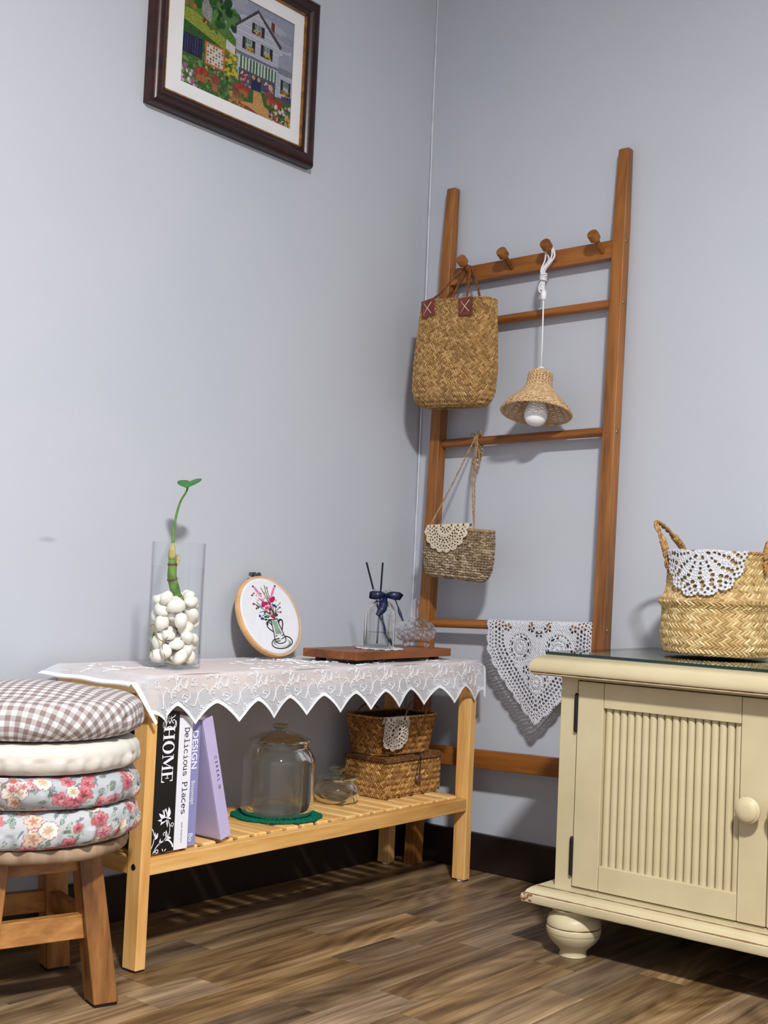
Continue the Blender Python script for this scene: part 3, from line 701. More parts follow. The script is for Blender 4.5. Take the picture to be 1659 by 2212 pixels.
jar('glass_jar', 'large clear glass cookie jar with knobbed lid on the green mat', JC, ZJ,
    [(.058, .0), (.065, .006), (.067, .02), (.067, .06), (.067, .092), (.0655, .104), (.058, .117), (.053, .124), (.0545, .130)],
    [(0, .1335), (.050, .132), (.0565, .132), (.0578, .1345), (.0565, .137), (.050, .1395), (.036, .1455), (.022, .150), (.008, .1525), (0, .1525)],
    [(.0, .1505), (.008, .152), (.0085, .1545), (.0145, .157), (.0165, .161), (.013, .1645), (.006, .1655), (0, .1657)])
JS = np.array([-.385, -.128])
jar('glass_jar', 'small squat clear glass jar with flat knobbed lid beside the woven box', JS, ZS+.0003,
    [(.030, .0), (.040, .005), (.0455, .016), (.045, .026), (.039, .038), (.035, .0425), (.037, .046)],
    [(0, .0478), (.036, .0472), (.0425, .0475), (.0438, .0495), (.0425, .0515), (.030, .0535), (.012, .056), (0, .056)],
    [(.0, .055), (.009, .0555), (.0085, .058), (.0145, .061), (.0165, .065), (.0135, .0685), (.006, .0705), (0, .071)])

# ------------------------------------------------------------------ woven box and open basket on the shelf
PAL_BOX = [(150, 104, 48), (184, 138, 74), (132, 88, 38), (206, 164, 98), (168, 122, 60), (118, 76, 30)]
PAL_DK = [(112, 70, 26), (146, 98, 42), (94, 56, 20), (168, 118, 56), (128, 82, 34)]
BXC = np.array([-.198, -.121]); bw, bd_, bh = .0985, .0555, .071
t = thing('woven_box', 'rectangular woven straw box with flat lid and button loop', 'box', (BXC[0], BXC[1], ZS))
S = surface((BXC[0], BXC[1], ZS+.0015), bw-.0015, bd_-.0015, 14, [(-.006, 0), (-.001, .001), (0, .006), (.0, bh-.004), (-.0005, bh)])
mb = wall_grid(S, 120, 12, .001); mb.box(BXC[0]-bw+.01, BXC[0]+bw-.01, BXC[1]-bd_+.01, BXC[1]+bd_-.01, ZS+.001, ZS+.004); part('body', mb, M['straw_core'], t)
part('weave', weave(S, 100, 13, .0019, PAL_BOX, seed=3), M['straw'], t, kind='stuff', label='herringbone straw strands')
Sl = surface((BXC[0], BXC[1], ZS+bh+.0015), bw+.0015, bd_+.0015, 14, [(.0, 0), (.001, .004), (0, .0075), (-.004, .009), (-.05, .0095)])
mb = MB().box(BXC[0]-bw+.001, BXC[0]+bw-.001, BXC[1]-bd_+.001, BXC[1]+bd_-.001, ZS+bh+.002, ZS+bh+.0098)
lid = part('lid', mb, M['straw_core'], t, bevel=.002)
part('weave', weave(Sl, 100, 11, .0012, [(112, 72, 34), (92, 58, 26), (134, 90, 46), (80, 48, 22)], seed=4), M['straw'], lid, kind='stuff')
lx = BXC[0]+.012; ly = BXC[1]-bd_-.0025
part('loop', MB().tube(spline([(lx-.004, ly+.01, ZS+bh+.0125), (lx, ly-.001, ZS+bh+.009), (lx-.009, ly-.001, ZS+bh-.022), (lx-.0125, ly-.003, ZS+bh-.034)], 24), .0009, 6).tube(spline([(lx+.002, ly+.01, ZS+bh+.0125), (lx+.002, ly-.001, ZS+bh+.009), (lx+.001, ly-.001, ZS+bh-.02), (lx-.001, ly-.003, ZS+bh-.031)], 24), .0009, 6).tube([(lx-.006, ly+.006, ZS+bh+.0128), (lx+.008, ly+.006, ZS+bh+.0128)], .0012, 6), M['black'], t, smooth=True, label='black cord loop')
part('button', MB().lathe([(0, .008), (.005, .0075), (.0085, .005), (.0095, .002), (.008, 0), (0, 0)], (lx-.007, ly-.001, ZS+bh-.036), 20, axis=(0, -1, .2)), plain('shell_button', (92, 66, 44), .3, .6, var=.4, scale=200), t, smooth=60, label='round brown toggle button')

OBC = np.array([-.208, -.118]); z0 = ZS+bh+.0118; obh = .079
t = thing('woven_basket', 'small open dark straw basket standing on the lidded woven box', 'basket', (OBC[0], OBC[1], z0))
S = surface((OBC[0], OBC[1], z0), .080, .048, 6, [(-.012, 0), (-.002, .001), (.0, .008), (.004, .04), (.011, obh)], rot=-.05)
part('body', wall_grid(S, 100, 14, .0014), M['dark_core'], t).data.materials[0].use_backface_culling = False
part('weave', weave(S, 80, 14, .0019, PAL_DK+PAL_BOX[:2], seed=5), M['straw'], t, kind='stuff', label='dark herringbone straw strands')
rim = S(np.linspace(0, 1, 160), np.full(160, 1.0)); part('rim', MB().rope(rim, .0028, 2, .014, 5), M['straw_rope'], t, smooth=True)
for (u0, u1, oy) in ((.70, .82, -1), (.20, .32, 1)):
    a = S(np.array([u0]), np.array([.97]))[0]; c_ = S(np.array([u1]), np.array([.97]))[0]; mid = (a+c_)/2
    part('handle', MB().rope(spline([a-[0, 0, .012], a+[0, oy*.002, .006], mid+[-.02, oy*.004, .032], mid+[.02, oy*.004, .032], c_+[0, oy*.002, .006], c_-[0, 0, .012]], 40), .0021, 2, .012, 5), M['leather_cord'], t, smooth=True)
# doily hanging over the front rim
def drape_front(x0c, yf, zr, lean):
    def f(X, Y, h):   # Y<0 hangs down outside, Y>0 lies inside the basket
        y = np.where(Y < 0, yf-.002-h+lean*-Y*1.0, yf+.004+Y*.35-h); z = np.where(Y < 0, zr+Y, zr+.0015-np.maximum(Y, 0)*.75)
        x = x0c+X; return np.stack([x, y+.002*np.sin(X*160), z], -1)
    return f
yrim = OBC[1]-.048-.0125
mk = doily_mask(.037, [(.30, .07, 8, .3, 0), (.5, .045, 18, .26, 0), (.62, .045, 24, .28, .5), (.78, .05, 30, .26, 0)], 11, .13)
def mk2(X, Y): return mk(X*.80, np.minimum((Y+.030)*.95, .024))
o = solo('crochet_doily', lace(130, 150, (-.04, .04), (-.078, .02), mk2, drape_front(-.266, yrim, z0+obh+.0018, .10), stitch_relief(.037, .0004, 9, 44)), M['lace_ivory'],
         'small ivory crochet doily hanging over the rim of the dark straw basket', 'doily', (-.266, yrim, z0+obh), smooth=True); solid(o, .0012)
# --PART3--
# ------------------------------------------------------------------ glass vase with pebbles and a cutting
ZK = ctop+.0008
VC = np.array([-.868, -.172]); VR, VH = .0442, .207
M['vase'] = thin_glass('vase_glass', (.99, .995, .995), (.62, .66, .67), 1.42, .01, .8, 7.0)
M['water'] = thin_glass('clear_water', (.992, .996, .99), (.78, .82, .80), 1.2, .01, .6, 6.0)
t = thing('glass_vase', 'tall clear cylinder vase half filled with water', 'vase', (VC[0], VC[1], ZK))
C3 = (VC[0], VC[1], ZK)
part('glass', MB().lathe([(0, 0), (VR-.002, 0), (VR, .002), (VR, .006), (VR, VH-.004), (VR, VH-.001), (VR-.0008, VH), (VR-.0016, VH-.001), (VR-.0017, VH-.004), (VR-.0018, .012), (VR-.0018, .008), (VR-.004, .0065), (0, .0062)], C3, 72, flip=True), M['vase'], t, smooth=40)
part('water', MB().lathe([(0, .0066), (VR-.0045, .0066), (VR-.0022, .009), (VR-.0022, .1665), (VR-.003, .1655), (0, .1655)], C3, 64, flip=True), M['water'], t, smooth=40)
M['pebble'] = plain('white_pebble', (236, 232, 222), .45, .4, var=.07, scale=90, bump=.15, bscale=160)
prot = []
for k in range(6):
    bm = bmesh.new(); bmesh.ops.create_icosphere(bm, subdivisions=2, radius=1.0)
    f1 = rng.normal(0, 1, (4, 3))
    for v in bm.verts:
        p = np.array(v.co); d = 1+.07*sum(math.sin(2.2*float(f1[i]@p)+i) for i in range(4))
        v.co = Vector(p*d)*1.0; v.co.x *= 1.16; v.co.z *= .86
    me = bpy.data.meshes.new('pebble'); bm.to_mesh(me); bm.free(); me.materials.append(M['pebble']); me.polygons.foreach_set('use_smooth', [True]*len(me.polygons)); prot.append(me)
RIN = VR-.0026; placed = []
for k in range(220):
    r = random.uniform(.0100, .0142); best = None
    for q in range(90):
        a = random.uniform(0, 2*PI); rad = (RIN-r*1.02)*math.sqrt(random.random()) if q % 3 else RIN-r*1.02
        x, y = rad*math.cos(a), rad*math.sin(a); z = r
        for (xx_, yy_, zz_, rr_) in placed:
            d2 = (x-xx_)**2+(y-yy_)**2; R2 = (r+rr_)*.90
            if d2 < R2*R2: z = max(z, zz_+math.sqrt(R2*R2-d2))
        if best is None or z < best[2]: best = (x, y, z, r)
    if best[2]+best[3] > .123: continue
    placed.append(best)
for k, (x, y, z, r) in enumerate(placed):
    o = bpy.data.objects.new('pebble', prot[k % 6]); COL.objects.link(o); o.location = (VC[0]+x, VC[1]+y, ZK+.0068+z)
    o.scale = (r*.97,)*3; o.rotation_euler = (random.uniform(-.5, .5), random.uniform(-.5, .5), random.uniform(0, 6.3)) if math.hypot(x, y) < RIN*.5 else (random.uniform(-.4, .4), random.uniform(-1.4, 1.4), math.atan2(y, x)+PI/2)
    o['label'] = 'smooth white pebble piled inside the tall glass vase'; o['category'] = 'pebble'; o['group'] = 'white pebbles in the glass vase'
M['stem'] = plain('green_stem', (84, 128, 58), .5, .4, var=.15, scale=60)
M['rhizome'] = plain('fleshy_green_stalk', (84, 116, 40), .5, .4, var=.3, scale=70)
M['leaf'] = plain('leaf_green', (40, 118, 34), .4, .45, var=.12, scale=60)
M['node'] = plain('brown_stem_ring', (86, 58, 30), .7, .3, var=.3, scale=200)
M['sheath'] = plain('pale_sheath', (168, 160, 98), .8, .1, var=.2, scale=100)
M['root'] = plain('pale_root', (158, 128, 66), .6, .3, var=.2)
def vp(dx, z, dy=0.0): return (VC[0]+dx, VC[1]+dy, z)
t = thing('plant_cutting', 'single-leaf green plant cutting rising from the pebble vase', 'plant', vp(0, ZK+.115))
_bk = np.array([.91, 0, 0])
stalk = spline([vp(.002, .566), vp(-.004, .582), vp(-.012, .603), vp(-.0125, .622), vp(-.0145, .640)], 30)
part('stalk', MB().tube(stalk, np.interp(np.linspace(0, 1, len(stalk)), [0, .15, .5, .8, 1], [.011, .0085, .0078, .0072, .0055]), 14), M['rhizome'], t, smooth=True, label='thick jointed green stalk')
for f_ in (.14, .47, .80):
    i = int(f_*(len(stalk)-1)); d = stalk[i+1]-stalk[i-1]; part('stalk_ring', MB().lathe([(.0072, -.0018), (.0098-.002*f_, -.0008), (.0098-.002*f_, .0008), (.0072, .0018)], stalk[i], 16, axis=d), M['node'], t, smooth=True)
part('sheath', MB().tube([vp(-.0138, .634), vp(-.0148, .642), vp(-.0142, .652), vp(-.0140, .660)], [.0068, .0066, .0045, .0024], 12), M['sheath'], t, smooth=True)
part('bud', MB().tube(spline([vp(-.004, .642, -.003), vp(-.0045, .634, -.004), vp(-.0060, .622, -.004)], 10), [.0012]+[.0026]*8+[.001]*(len(spline([vp(0, 0), vp(0, 1), vp(0, 2)], 10))-9), 8), M['sheath'], t, smooth=True)
stem = spline([vp(-.0140, .654), np.array(vp(-.0142, .680, .010))+_bk*.010, np.array(vp(-.0110, .704, .024))+_bk*.024, np.array(vp(-.0030, .732, .042))+_bk*.042, np.array(vp(.0085, .750, .056))+_bk*.056, np.array(vp(.0125, .760, .060))+_bk*.060], 40)
part('stem', MB().tube(stem, np.linspace(.0027, .0014, len(stem)), 10), M['stem'], t, smooth=True)
n = 40; a = np.linspace(0, 2*PI, n, endpoint=False)
hx = 16*np.sin(a)**3/17; hy = (13*np.cos(a)-5*np.cos(2*a)-2*np.cos(3*a)-np.cos(4*a))/17     # heart, notch at +y
_cr = np.array([.627, -.779, 0]); _cf = np.array([.779, .627, 0])
ctr = np.array(vp(.0135, .7655, .060))+_bk*.060; lv = []; lf = []
for rr in (1, .66, .33):
    for i in range(n):
        u_, w_ = hx[i]*rr*.0225, (hy[i]*rr+.12)*.026
        lv.append(ctr+_cr*u_+_cf*w_*.95+np.array([0, 0, 1])*(.0030*(u_/.0225)**2+w_*.40+.14*u_))
lv.append(ctr+np.array([0, 0, .0002]))
for k in range(2): lf += [(k*n+i, k*n+(i+1) % n, (k+1)*n+(i+1) % n, (k+1)*n+i) for i in range(n)]
lf += [(2*n+i, 2*n+(i+1) % n, 3*n) for i in range(n)]
o = part('leaf', MB().add(lv, lf), M['leaf'], t, smooth=True); solid(o, .0008)
def vroot(pts, rad=.0408):      # lies against the inside of the glass on the open side of the room
    q = spline(pts, 40); a_ = (q[:, 0]-350)/4955; z_ = np.maximum(ZK+.0085+(1680-q[:, 1])/4955, ZK+.0085); d_ = np.sqrt(np.maximum(rad**2-a_**2, 0))
    return np.stack([VC[0]+_cr[0]*a_-_cf[0]*d_, VC[1]+_cr[1]*a_-_cf[1]*d_, z_], 1)
for pts in ([(158, 1385), (190, 1375), (215, 1440), (260, 1490), (290, 1500), (285, 1545), (310, 1610), (345, 1665), (420, 1678), (500, 1645)], [(200, 1440), (168, 1480), (190, 1560), (208, 1630)], [(180, 1420), (165, 1390), (205, 1372), (235, 1460), (290, 1500), (330, 1462)]):
    part('root', MB().tube(vroot(pts), .00065, 6), M['root'], t, smooth=True)
st_ = vroot([(205, 1435), (185, 1520), (165, 1640)], .0385); part('root_stub', MB().tube(st_, np.linspace(.0024, .0016, len(st_)), 8), M['rhizome'], t, smooth=True)

# ------------------------------------------------------------------ embroidery hoop
HR = .0825; hs, hc = .40, .9165
HCn = np.array([-.5215, -.052-.0, ZK+HR*hc+.003]); hex_, hey = np.array([1., 0, 0]), np.array([0, hs, hc]); hn = np.cross(hex_, hey)
t = thing('embroidery_hoop', 'round wooden embroidery hoop with stitched flower vase leaning on the wall', 'hoop', (HCn[0], HCn[1]-HR*hs, ZK))
def along(mb_prof, n=72): return MB().lathe(mb_prof, HCn, n, axis=hn)
M['beech'] = wood('pale_hoop_beech', (196, 146, 92), (218, 170, 114), (230, 188, 136), 'y', .6, .45)
part('outer_ring', along([(HR-.0042, -.0055), (HR-.0004, -.0055), (HR, -.005), (HR, .005), (HR-.0004, .0055), (HR-.0042, .0055), (HR-.0042, -.0055)]), M['beech'], t, smooth=40)
part('inner_ring', along([(HR-.0082, -.005), (HR-.0046, -.005), (HR-.0046, .0045), (HR-.0082, .0045), (HR-.0082, -.005)]), M['beech'], t, smooth=40)
M['linen'] = plain('white_linen', (222, 223, 229), .9, .15, var=.012, scale=60, bump=.15, bscale=900)
part('fabric', along([(0, .0050), (HR-.010, .0052), (HR-.0046, .0056), (HR-.0044, .003)], 64), M['linen'], t, smooth=True)
cl_ = HCn+hey*(HR+.004)-hex_*.004
part('clasp', MB().hexa([cl_+hex_*a_+hn*b_-hey*.005 for a_, b_ in ((-.011, -.004), (-.004, -.004), (-.004, .004), (-.011, .004))], [cl_+hex_*a_+hn*b_+hey*.004 for a_, b_ in ((-.011, -.004), (-.004, -.004), (-.004, .004), (-.011, .004))])
     .hexa([cl_+hex_*a_+hn*b_-hey*.005 for a_, b_ in ((.002, -.004), (.009, -.004), (.009, .004), (.002, .004))], [cl_+hex_*a_+hn*b_+hey*.004 for a_, b_ in ((.002, -.004), (.009, -.004), (.009, .004), (.002, .004))]).tube([cl_-hex_*.016+hey*.001, cl_+hex_*.012+hey*.001], .0016, 8).tube([cl_-hex_*.017+hey*.001, cl_-hex_*.0125+hey*.001], .0042, 10), M['steel'], t, smooth=40, label='steel tightening screw')
def hp(X, Y, off=.0062):
    X = np.asarray(X, float); Y = np.asarray(Y, float); dx, dy = X-722, Y-1180
    a_ = (dx-.128*dy)/622*(HR-.0045); b_ = -dy/925*(HR-.0045)
    return HCn+a_[..., None]*hex_+b_[..., None]*hey+hn*off
def hstroke(mb, pts, r=.0006, n=24, sp=True):
    p = spline(pts, n) if sp and len(pts) > 2 else np.asarray(pts, float); mb.tube(hp(p[:, 0], p[:, 1]), r, 5); return mb
def hblob(mb, X, Y, rx, ry, off=.0057, n=12, h=.0012):
    a = np.linspace(0, 2*PI, n, endpoint=False); ring = hp(X+rx*np.cos(a), Y+ry*np.sin(a), off); ring2 = hp(X+.6*rx*np.cos(a), Y+.6*ry*np.sin(a), off+h*.8); top = hp(np.array([X]), np.array([Y]), off+h)
    mb.add(np.concatenate([ring, ring2, top]), [(i, (i+1) % n, n+(i+1) % n, n+i) for i in range(n)]+[(n+i, n+(i+1) % n, 2*n) for i in range(n)]); return mb
INK = plain('dark_brown_floss', (38, 26, 28), .8, .2); GR = plain('olive_floss', (62, 74, 48), .8, .2, var=.3, scale=200); LG = plain('pale_green_floss', (142, 170, 140), .8, .2)
MG = plain('magenta_floss', (176, 24, 84), .75, .25, var=.12, scale=300); PK = plain('pink_floss', (222, 132, 176), .8, .2, var=.12, scale=300); BL = plain('blue_floss', (44, 56, 128), .8, .2); TN = plain('tan_floss', (206, 160, 104), .8, .2); DG = plain('dark_green_floss', (40, 58, 34), .8, .2)
mb = MB()
hstroke(mb, [(708, 1275), (722, 1400), (745, 1600), (755, 1750), (775, 1820), (850, 1855), (940, 1835), (990, 1790), (990, 1720), (960, 1640), (930, 1530), (880, 1380), (855, 1250)], .0008, 70)
hstroke(mb, [(708, 1275), (780, 1278), (855, 1250)], .0008)
hstroke(mb, [(650, 1320), (612, 1380), (640, 1480), (740, 1575)], .0009); hstroke(mb, [(655, 1330), (700, 1380), (720, 1420)], .0007)
hstroke(mb, [(870, 1340), (900, 1275), (950, 1285), (965, 1360), (950, 1450), (930, 1530)], .0011, 36); hstroke(mb, [(880, 1370), (900, 1300), (930, 1290)], .0008)
for q in ([(775, 1675), (810, 1668)], [(770, 1750), (850, 1725)], [(775, 1810), (870, 1785)], [(905, 1665), (960, 1640)], [(905, 1740), (980, 1690)]): hstroke(mb, q, .0007, 4, False)
hstroke(mb, [(755, 1735), (690, 1810), (680, 1890), (740, 1950), (860, 1975), (1000, 1950), (1110, 1870), (1130, 1790), (1080, 1715), (985, 1680)], .0009, 70)
part('jug_outline', mb, INK, t, smooth=True, label='dark stitched outline of a two-handled jug')
mb = MB()
for q in ([(800, 1260), (690, 1130), (560, 1010), (380, 890)], [(790, 1250), (660, 960), (500, 750)], [(800, 1250), (700, 840), (570, 495)], [(800, 1240), (700, 760), (650, 430)], [(810, 1240), (735, 800), (705, 500)], [(810, 1240), (790, 700), (900, 440)], [(820, 1220), (850, 1000), (970, 860)], [(820, 1180), (830, 1090), (960, 960)], [(815, 1200), (850, 1100), (960, 1090)], [(790, 1230), (600, 1160), (520, 1200)], [(700, 1150), (600, 1080), (490, 1100)], [(560, 980), (480, 900), (450, 850)], [(500, 970), (440, 980)], [(580, 660), (500, 600), (400, 460)]): hstroke(mb, q, .0005, 14)
part('stitched_stems', mb, GR, t, smooth=True)
mb = MB()
for k in range(11): hstroke(mb, [(725+k*11, 1300+(k % 3)*10), (770+k*9, 1450), (790+k*12, 1640-(k % 4)*16)], .0005, 10)
for k in range(30):
    a = k/30*2*PI; hstroke(mb, [(905+195*math.cos(a), 1830+105*math.sin(a)), (905+150*math.cos(a+.1), 1835+85*math.sin(a+.1))], .00035, 3, False)
part('pale_stitches', mb, LG, t, smooth=True)
mb = MB()
for q in [(600, 900, 55, 62), (655, 880, 45, 45), (580, 940, 35, 38), (790, 790, 55, 60), (830, 755, 36, 55), (760, 820, 30, 40), (785, 1200, 48, 52), (715, 1105, 26, 32), (730, 885, 26, 30), (380, 900, 28, 26), (785, 1075, 18, 36), (645, 1005, 26, 30), (710, 1000, 18, 20), (955, 1090, 20, 26)]: hblob(mb, *q)
part('red_flowers', mb, MG, t, smooth=True, label='magenta stitched blossoms')
mb = MB()
for k in range(9):
    f_ = k/8; hblob(mb, 445+f_*105+(-1)**k*12, 510+f_*200, 20, 24); hblob(mb, 872-f_*70+(-1)**k*10, 480+f_*180, 18, 22)
for q in [(585, 800, 36, 40), (640, 950, 34, 36), (735, 720, 40, 45), (660, 1040, 26, 28), (725, 940, 30, 34), (690, 960, 20, 24)]: hblob(mb, *q)
part('pink_flowers', mb, PK, t, smooth=True, label='pink stitched flower spikes')
mb = MB()
for q in [(830, 930, 34, 32), (860, 965, 22, 26), (800, 915, 24, 14), (485, 1190, 22, 34), (520, 1250, 24, 32), (555, 1255, 18, 30)]: hblob(mb, *q)
part('blue_flowers', mb, BL, t, smooth=True)
mb = MB()
for q in [(705, 490, 34, 26), (650, 615, 16, 26), (635, 750, 14, 22), (485, 805, 16, 22), (880, 805, 18, 24), (460, 690, 16, 22), (970, 862, 14, 14), (390, 665, 16, 24)]: hblob(mb, *q)
part('tan_flowers', mb, TN, t, smooth=True)
mb = MB()
for q in [(610, 1210, 36, 24), (660, 1215, 30, 18), (610, 1275, 34, 24), (680, 1290, 30, 30), (630, 1365, 24, 48), (855, 1160, 30, 40), (730, 1030, 20, 32), (600, 1110, 18, 30), (450, 940, 14, 20), (430, 1010, 18, 22), (470, 990, 18, 22), (405, 470, 16, 26), (895, 445, 24, 20), (365, 690, 20, 22), (410, 640, 18, 18), (945, 980, 22, 16)]: hblob(mb, *q)
part('stitched_leaves', mb, DG, t, smooth=True)

# ------------------------------------------------------------------ tray, diffuser, reeds, dish
TA = np.array([-.476, -.240]); e1 = np.array([.335, .025]); TL = float(np.linalg.norm(e1)); e1 /= TL; e2 = np.array([-e1[1], e1[0]]); TD = .128
TZ = ZK+.0065; TT = .0158; ZTR = TZ+TT
def tp(a_, b_, z): q = TA+e1*a_+e2*b_; return (q[0], q[1], z)
t = thing('serving_board', 'small brown wooden serving board on dark feet on the bench cloth', 'board', tp(TL/2, TD/2, ZK))
part('board', MB().hexa([tp(0, 0, TZ), tp(TL, 0, TZ), tp(TL, TD, TZ), tp(0, TD, TZ)], [tp(0, 0, ZTR), tp(TL, 0, ZTR), tp(TL, TD, ZTR), tp(0, TD, ZTR)]), M['teak_x'], t, bevel=.0012)
for a_, b_ in ((.02, .015), (TL-.04, .015), (.02, TD-.03), (TL-.04, TD-.03)):
    part('foot', MB().hexa([tp(a_, b_, ZK), tp(a_+.016, b_, ZK), tp(a_+.016, b_+.014, ZK), tp(a_, b_+.014, ZK)], [tp(a_, b_, TZ), tp(a_+.016, b_, TZ), tp(a_+.016, b_+.014, TZ), tp(a_, b_+.014, TZ)]), M['black'], t)
DC = np.array([-.343, -.182]); zd = ZTR+.0006
mkd = doily_mask(.050, [(.86, .04, 36, .24, 0), (.7, .04, 30, .24, .5)], 13, .09)
o = solo('crochet_coaster', lace(120, 120, (-.052, .052), (-.052, .052), mkd, lambda X, Y, h: np.stack([DC[0]+.004+X, DC[1]+Y*.92, zd+.0009+h+.0006*np.sin(np.arctan2(Y, X)*13)*(np.hypot(X, Y) > .04)], -1), stitch_relief(.05, .0003, 9, 40)), M['lace_white'],
         'tiny white crochet coaster under the reed diffuser', 'coaster', (DC[0], DC[1], ZTR), smooth=True); solid(o, .0012)
zd += .0021
M['diff'] = solid_glass('ribbed_bottle_glass', (.98, .99, .99), 0.0, 1.45, .40)
M['oil'] = thin_glass('clear_oil', (.96, .97, .95), (.55, .58, .54), 1.25, .01, .6, 3.0)
t = thing('reed_diffuser', 'ribbed clear glass diffuser bottle tied with a navy ribbon bow', 'bottle', (DC[0], DC[1], zd))
def ribbed(prof, n=96, lobes=16, amp=.035, zmax=.085):
    prof = np.asarray(prof, float); th = np.linspace(0, 2*PI, n, endpoint=False)
    k = 1+amp*np.abs(np.cos(th*lobes/2))[:, None]*np.clip((zmax-prof[None, :, 1])/.02, 0, 1)*np.clip(prof[None, :, 0]/.02, 0, 1)
    R_ = prof[None, :, 0]*k; return np.stack([DC[0]+R_*np.cos(th)[:, None], DC[1]+R_*np.sin(th)[:, None], zd+np.broadcast_to(prof[None, :, 1], R_.shape)], -1)
out = spline([(.029, 0), (.0315, .003), (.0318, .03), (.0318, .062), (.030, .076), (.024, .087), (.0155, .093), (.0125, .098), (.0125, .106), (.0185, .1095), (.0205, .112), (.020, .1145)], 60)
inn = out.copy(); inn[:, 0] -= .0022; inn = inn[(inn[:, 1] > .004)]
part('glass', MB().grid(ribbed(np.concatenate([[(0, 0)], out, inn[::-1], [(0, .006)]])), True, flip=True), M['diff'], t, smooth=50)
part('oil', MB().grid(ribbed([(0, .0064), (.0285, .0064), (.029, .010), (.029, .031), (.028, .0305), (0, .0303)]), True, flip=True), M['oil'], t, smooth=40)
M['navy'] = plain('navy_satin', (15, 23, 58), .38, .5, var=.15, scale=60)
br, bf = np.array([.627, -.779, 0]), np.array([-.779, -.627, 0])
def bp(X, Y, fwd): return np.array([DC[0], DC[1], zd+.1035])+br*((X-810)/5020)+np.array([0, 0, 1])*(-(Y-408)/5020)+bf*fwd
def band(mb, cen, wid):
    """cen: list of (X, Y, forward); wid: list of half widths along picture-vertical/normal"""
    c_ = spline(cen, 24); w_ = np.interp(np.linspace(0, 1, len(c_)), np.linspace(0, 1, len(wid)), wid)
    d = np.gradient(c_[:, :2], axis=0); d /= np.maximum(np.linalg.norm(d, axis=1, keepdims=True), 1e-6); nn = np.stack([-d[:, 1], d[:, 0]], 1)
    A_ = np.array([bp(c_[i, 0]+nn[i, 0]*w_[i], c_[i, 1]+nn[i, 1]*w_[i], c_[i, 2]) for i in range(len(c_))]); B_ = np.array([bp(c_[i, 0]-nn[i, 0]*w_[i], c_[i, 1]-nn[i, 1]*w_[i], c_[i, 2]) for i in range(len(c_))])
    mb.grid(np.stack([A_, B_], 1)); return mb
rb = MB()
band(rb, [(862, 408, .018), (800, 404, .027), (735, 408, .024), (727, 412, .016), (770, 416, .013), (858, 412, .016)], [18, 36, 38, 36, 36, 18])
band(rb, [(868, 408, .018), (920, 402, .026), (985, 408, .024), (1000, 410, .017), (950, 414, .013), (868, 412, .016)], [16, 36, 40, 40, 34, 16])
band(rb, [(862, 400, .019), (868, 412, .022), (860, 430, .020)], [16, 22, 16])
band(rb, [(868, 425, .020), (850, 480, .024), (835, 540, .030), (790, 606, .036)], [14, 42, 44, 20])
band(rb, [(872, 425, .019), (940, 420, .022), (985, 500, .024), (1010, 570, .024), (1046, 650, .026)], [12, 8, 6, 16, 8])
band(rb, [(838, 560, .022), (846, 650, .034), (868, 720, .034), (884, 790, .034), (925, 840, .034), (945, 890, .034)], [4, 10, 10, 6, 18, 4])
o = part('ribbon_bow', rb, M['navy'], t, smooth=True, label='navy satin ribbon bow'); solid(o, .0006)
part('neck_band', MB().lathe([(.0130, .0975), (.0136, .0980), (.0136, .1055), (.0130, .106)], (DC[0], DC[1], zd), 32), M['navy'], t, smooth=50)
M['reed'] = plain('black_reed', (18, 17, 22), .7, .25)
for (X0_, Y0_, f0, X1_, Y1_, f1), lb in (((660, 88, -.004, 905, 900, .006), 'slanted black reed stick in the diffuser bottle'), ((822, 84, -.008, 798, 908, .008), 'upright black reed stick in the diffuser bottle')):
    a_, c_ = bp(X0_, Y0_, f0), bp(X1_, Y1_, f1)
    if c_[2] < zd+.008: c_ = a_+(c_-a_)*((a_[2]-zd-.008)/(a_[2]-c_[2]))
    rad = np.linalg.norm(c_[:2]-DC)
    if rad > .026: c_[:2] = DC+(c_[:2]-DC)*.026/rad
    solo('reed_stick', MB().tube([a_, (a_+c_)/2, c_], .0019, 10), M['reed'], lb, 'reed', tuple(c_), smooth=40, group='reeds in the diffuser')
DD = np.array([-.186, -.152]); zc = ZTR
t = thing('candy_dish', 'cut crystal footed candy dish with tall finial lid', 'dish', (DD[0], DD[1], zc))
def cut(prof, n=64, lobes=16, amp=.07):
    prof = np.asarray(prof, float); th = np.linspace(0, 2*PI, n, endpoint=False); lv_ = np.arange(len(prof))
    k = 1+amp*np.cos(th[:, None]*lobes+(lv_ % 2)[None]*PI)*np.clip(prof[None, :, 0]/.03, 0, 1)
    R_ = prof[None, :, 0]*k; return np.stack([DD[0]+R_*np.cos(th)[:, None], DD[1]+R_*np.sin(th)[:, None], zc+np.broadcast_to(prof[None, :, 1], R_.shape)], -1)
bo = part('bowl', MB().grid(cut([(0, .010), (.020, .010), (.030, .0125), (.038, .018), (.041, .024), (.0425, .030), (.0425, .034), (.039, .034), (.037, .026), (.030, .017), (0, .014)], 64, 12, .05), True, flip=True), M['crystal'], t)
for k in range(3):
    a = k*2*PI/3+.9
    part('foot', MB().lathe([(0, 0), (.0035, .0005), (.0055, .004), (.005, .0085), (.0035, .0125), (0, .013)], (DD[0]+.027*math.cos(a), DD[1]+.027*math.sin(a), zc), 14), M['crystal'], t, smooth=True)
l_ = part('lid', MB().grid(cut([(0, .0345), (.040, .0345), (.0445, .0355), (.045, .038), (.042, .043), (.034, .050), (.025, .056), (.014, .0605), (.008, .0615), (0, .0615)], 64, 10, .06), True, flip=True), M['crystal'], t)
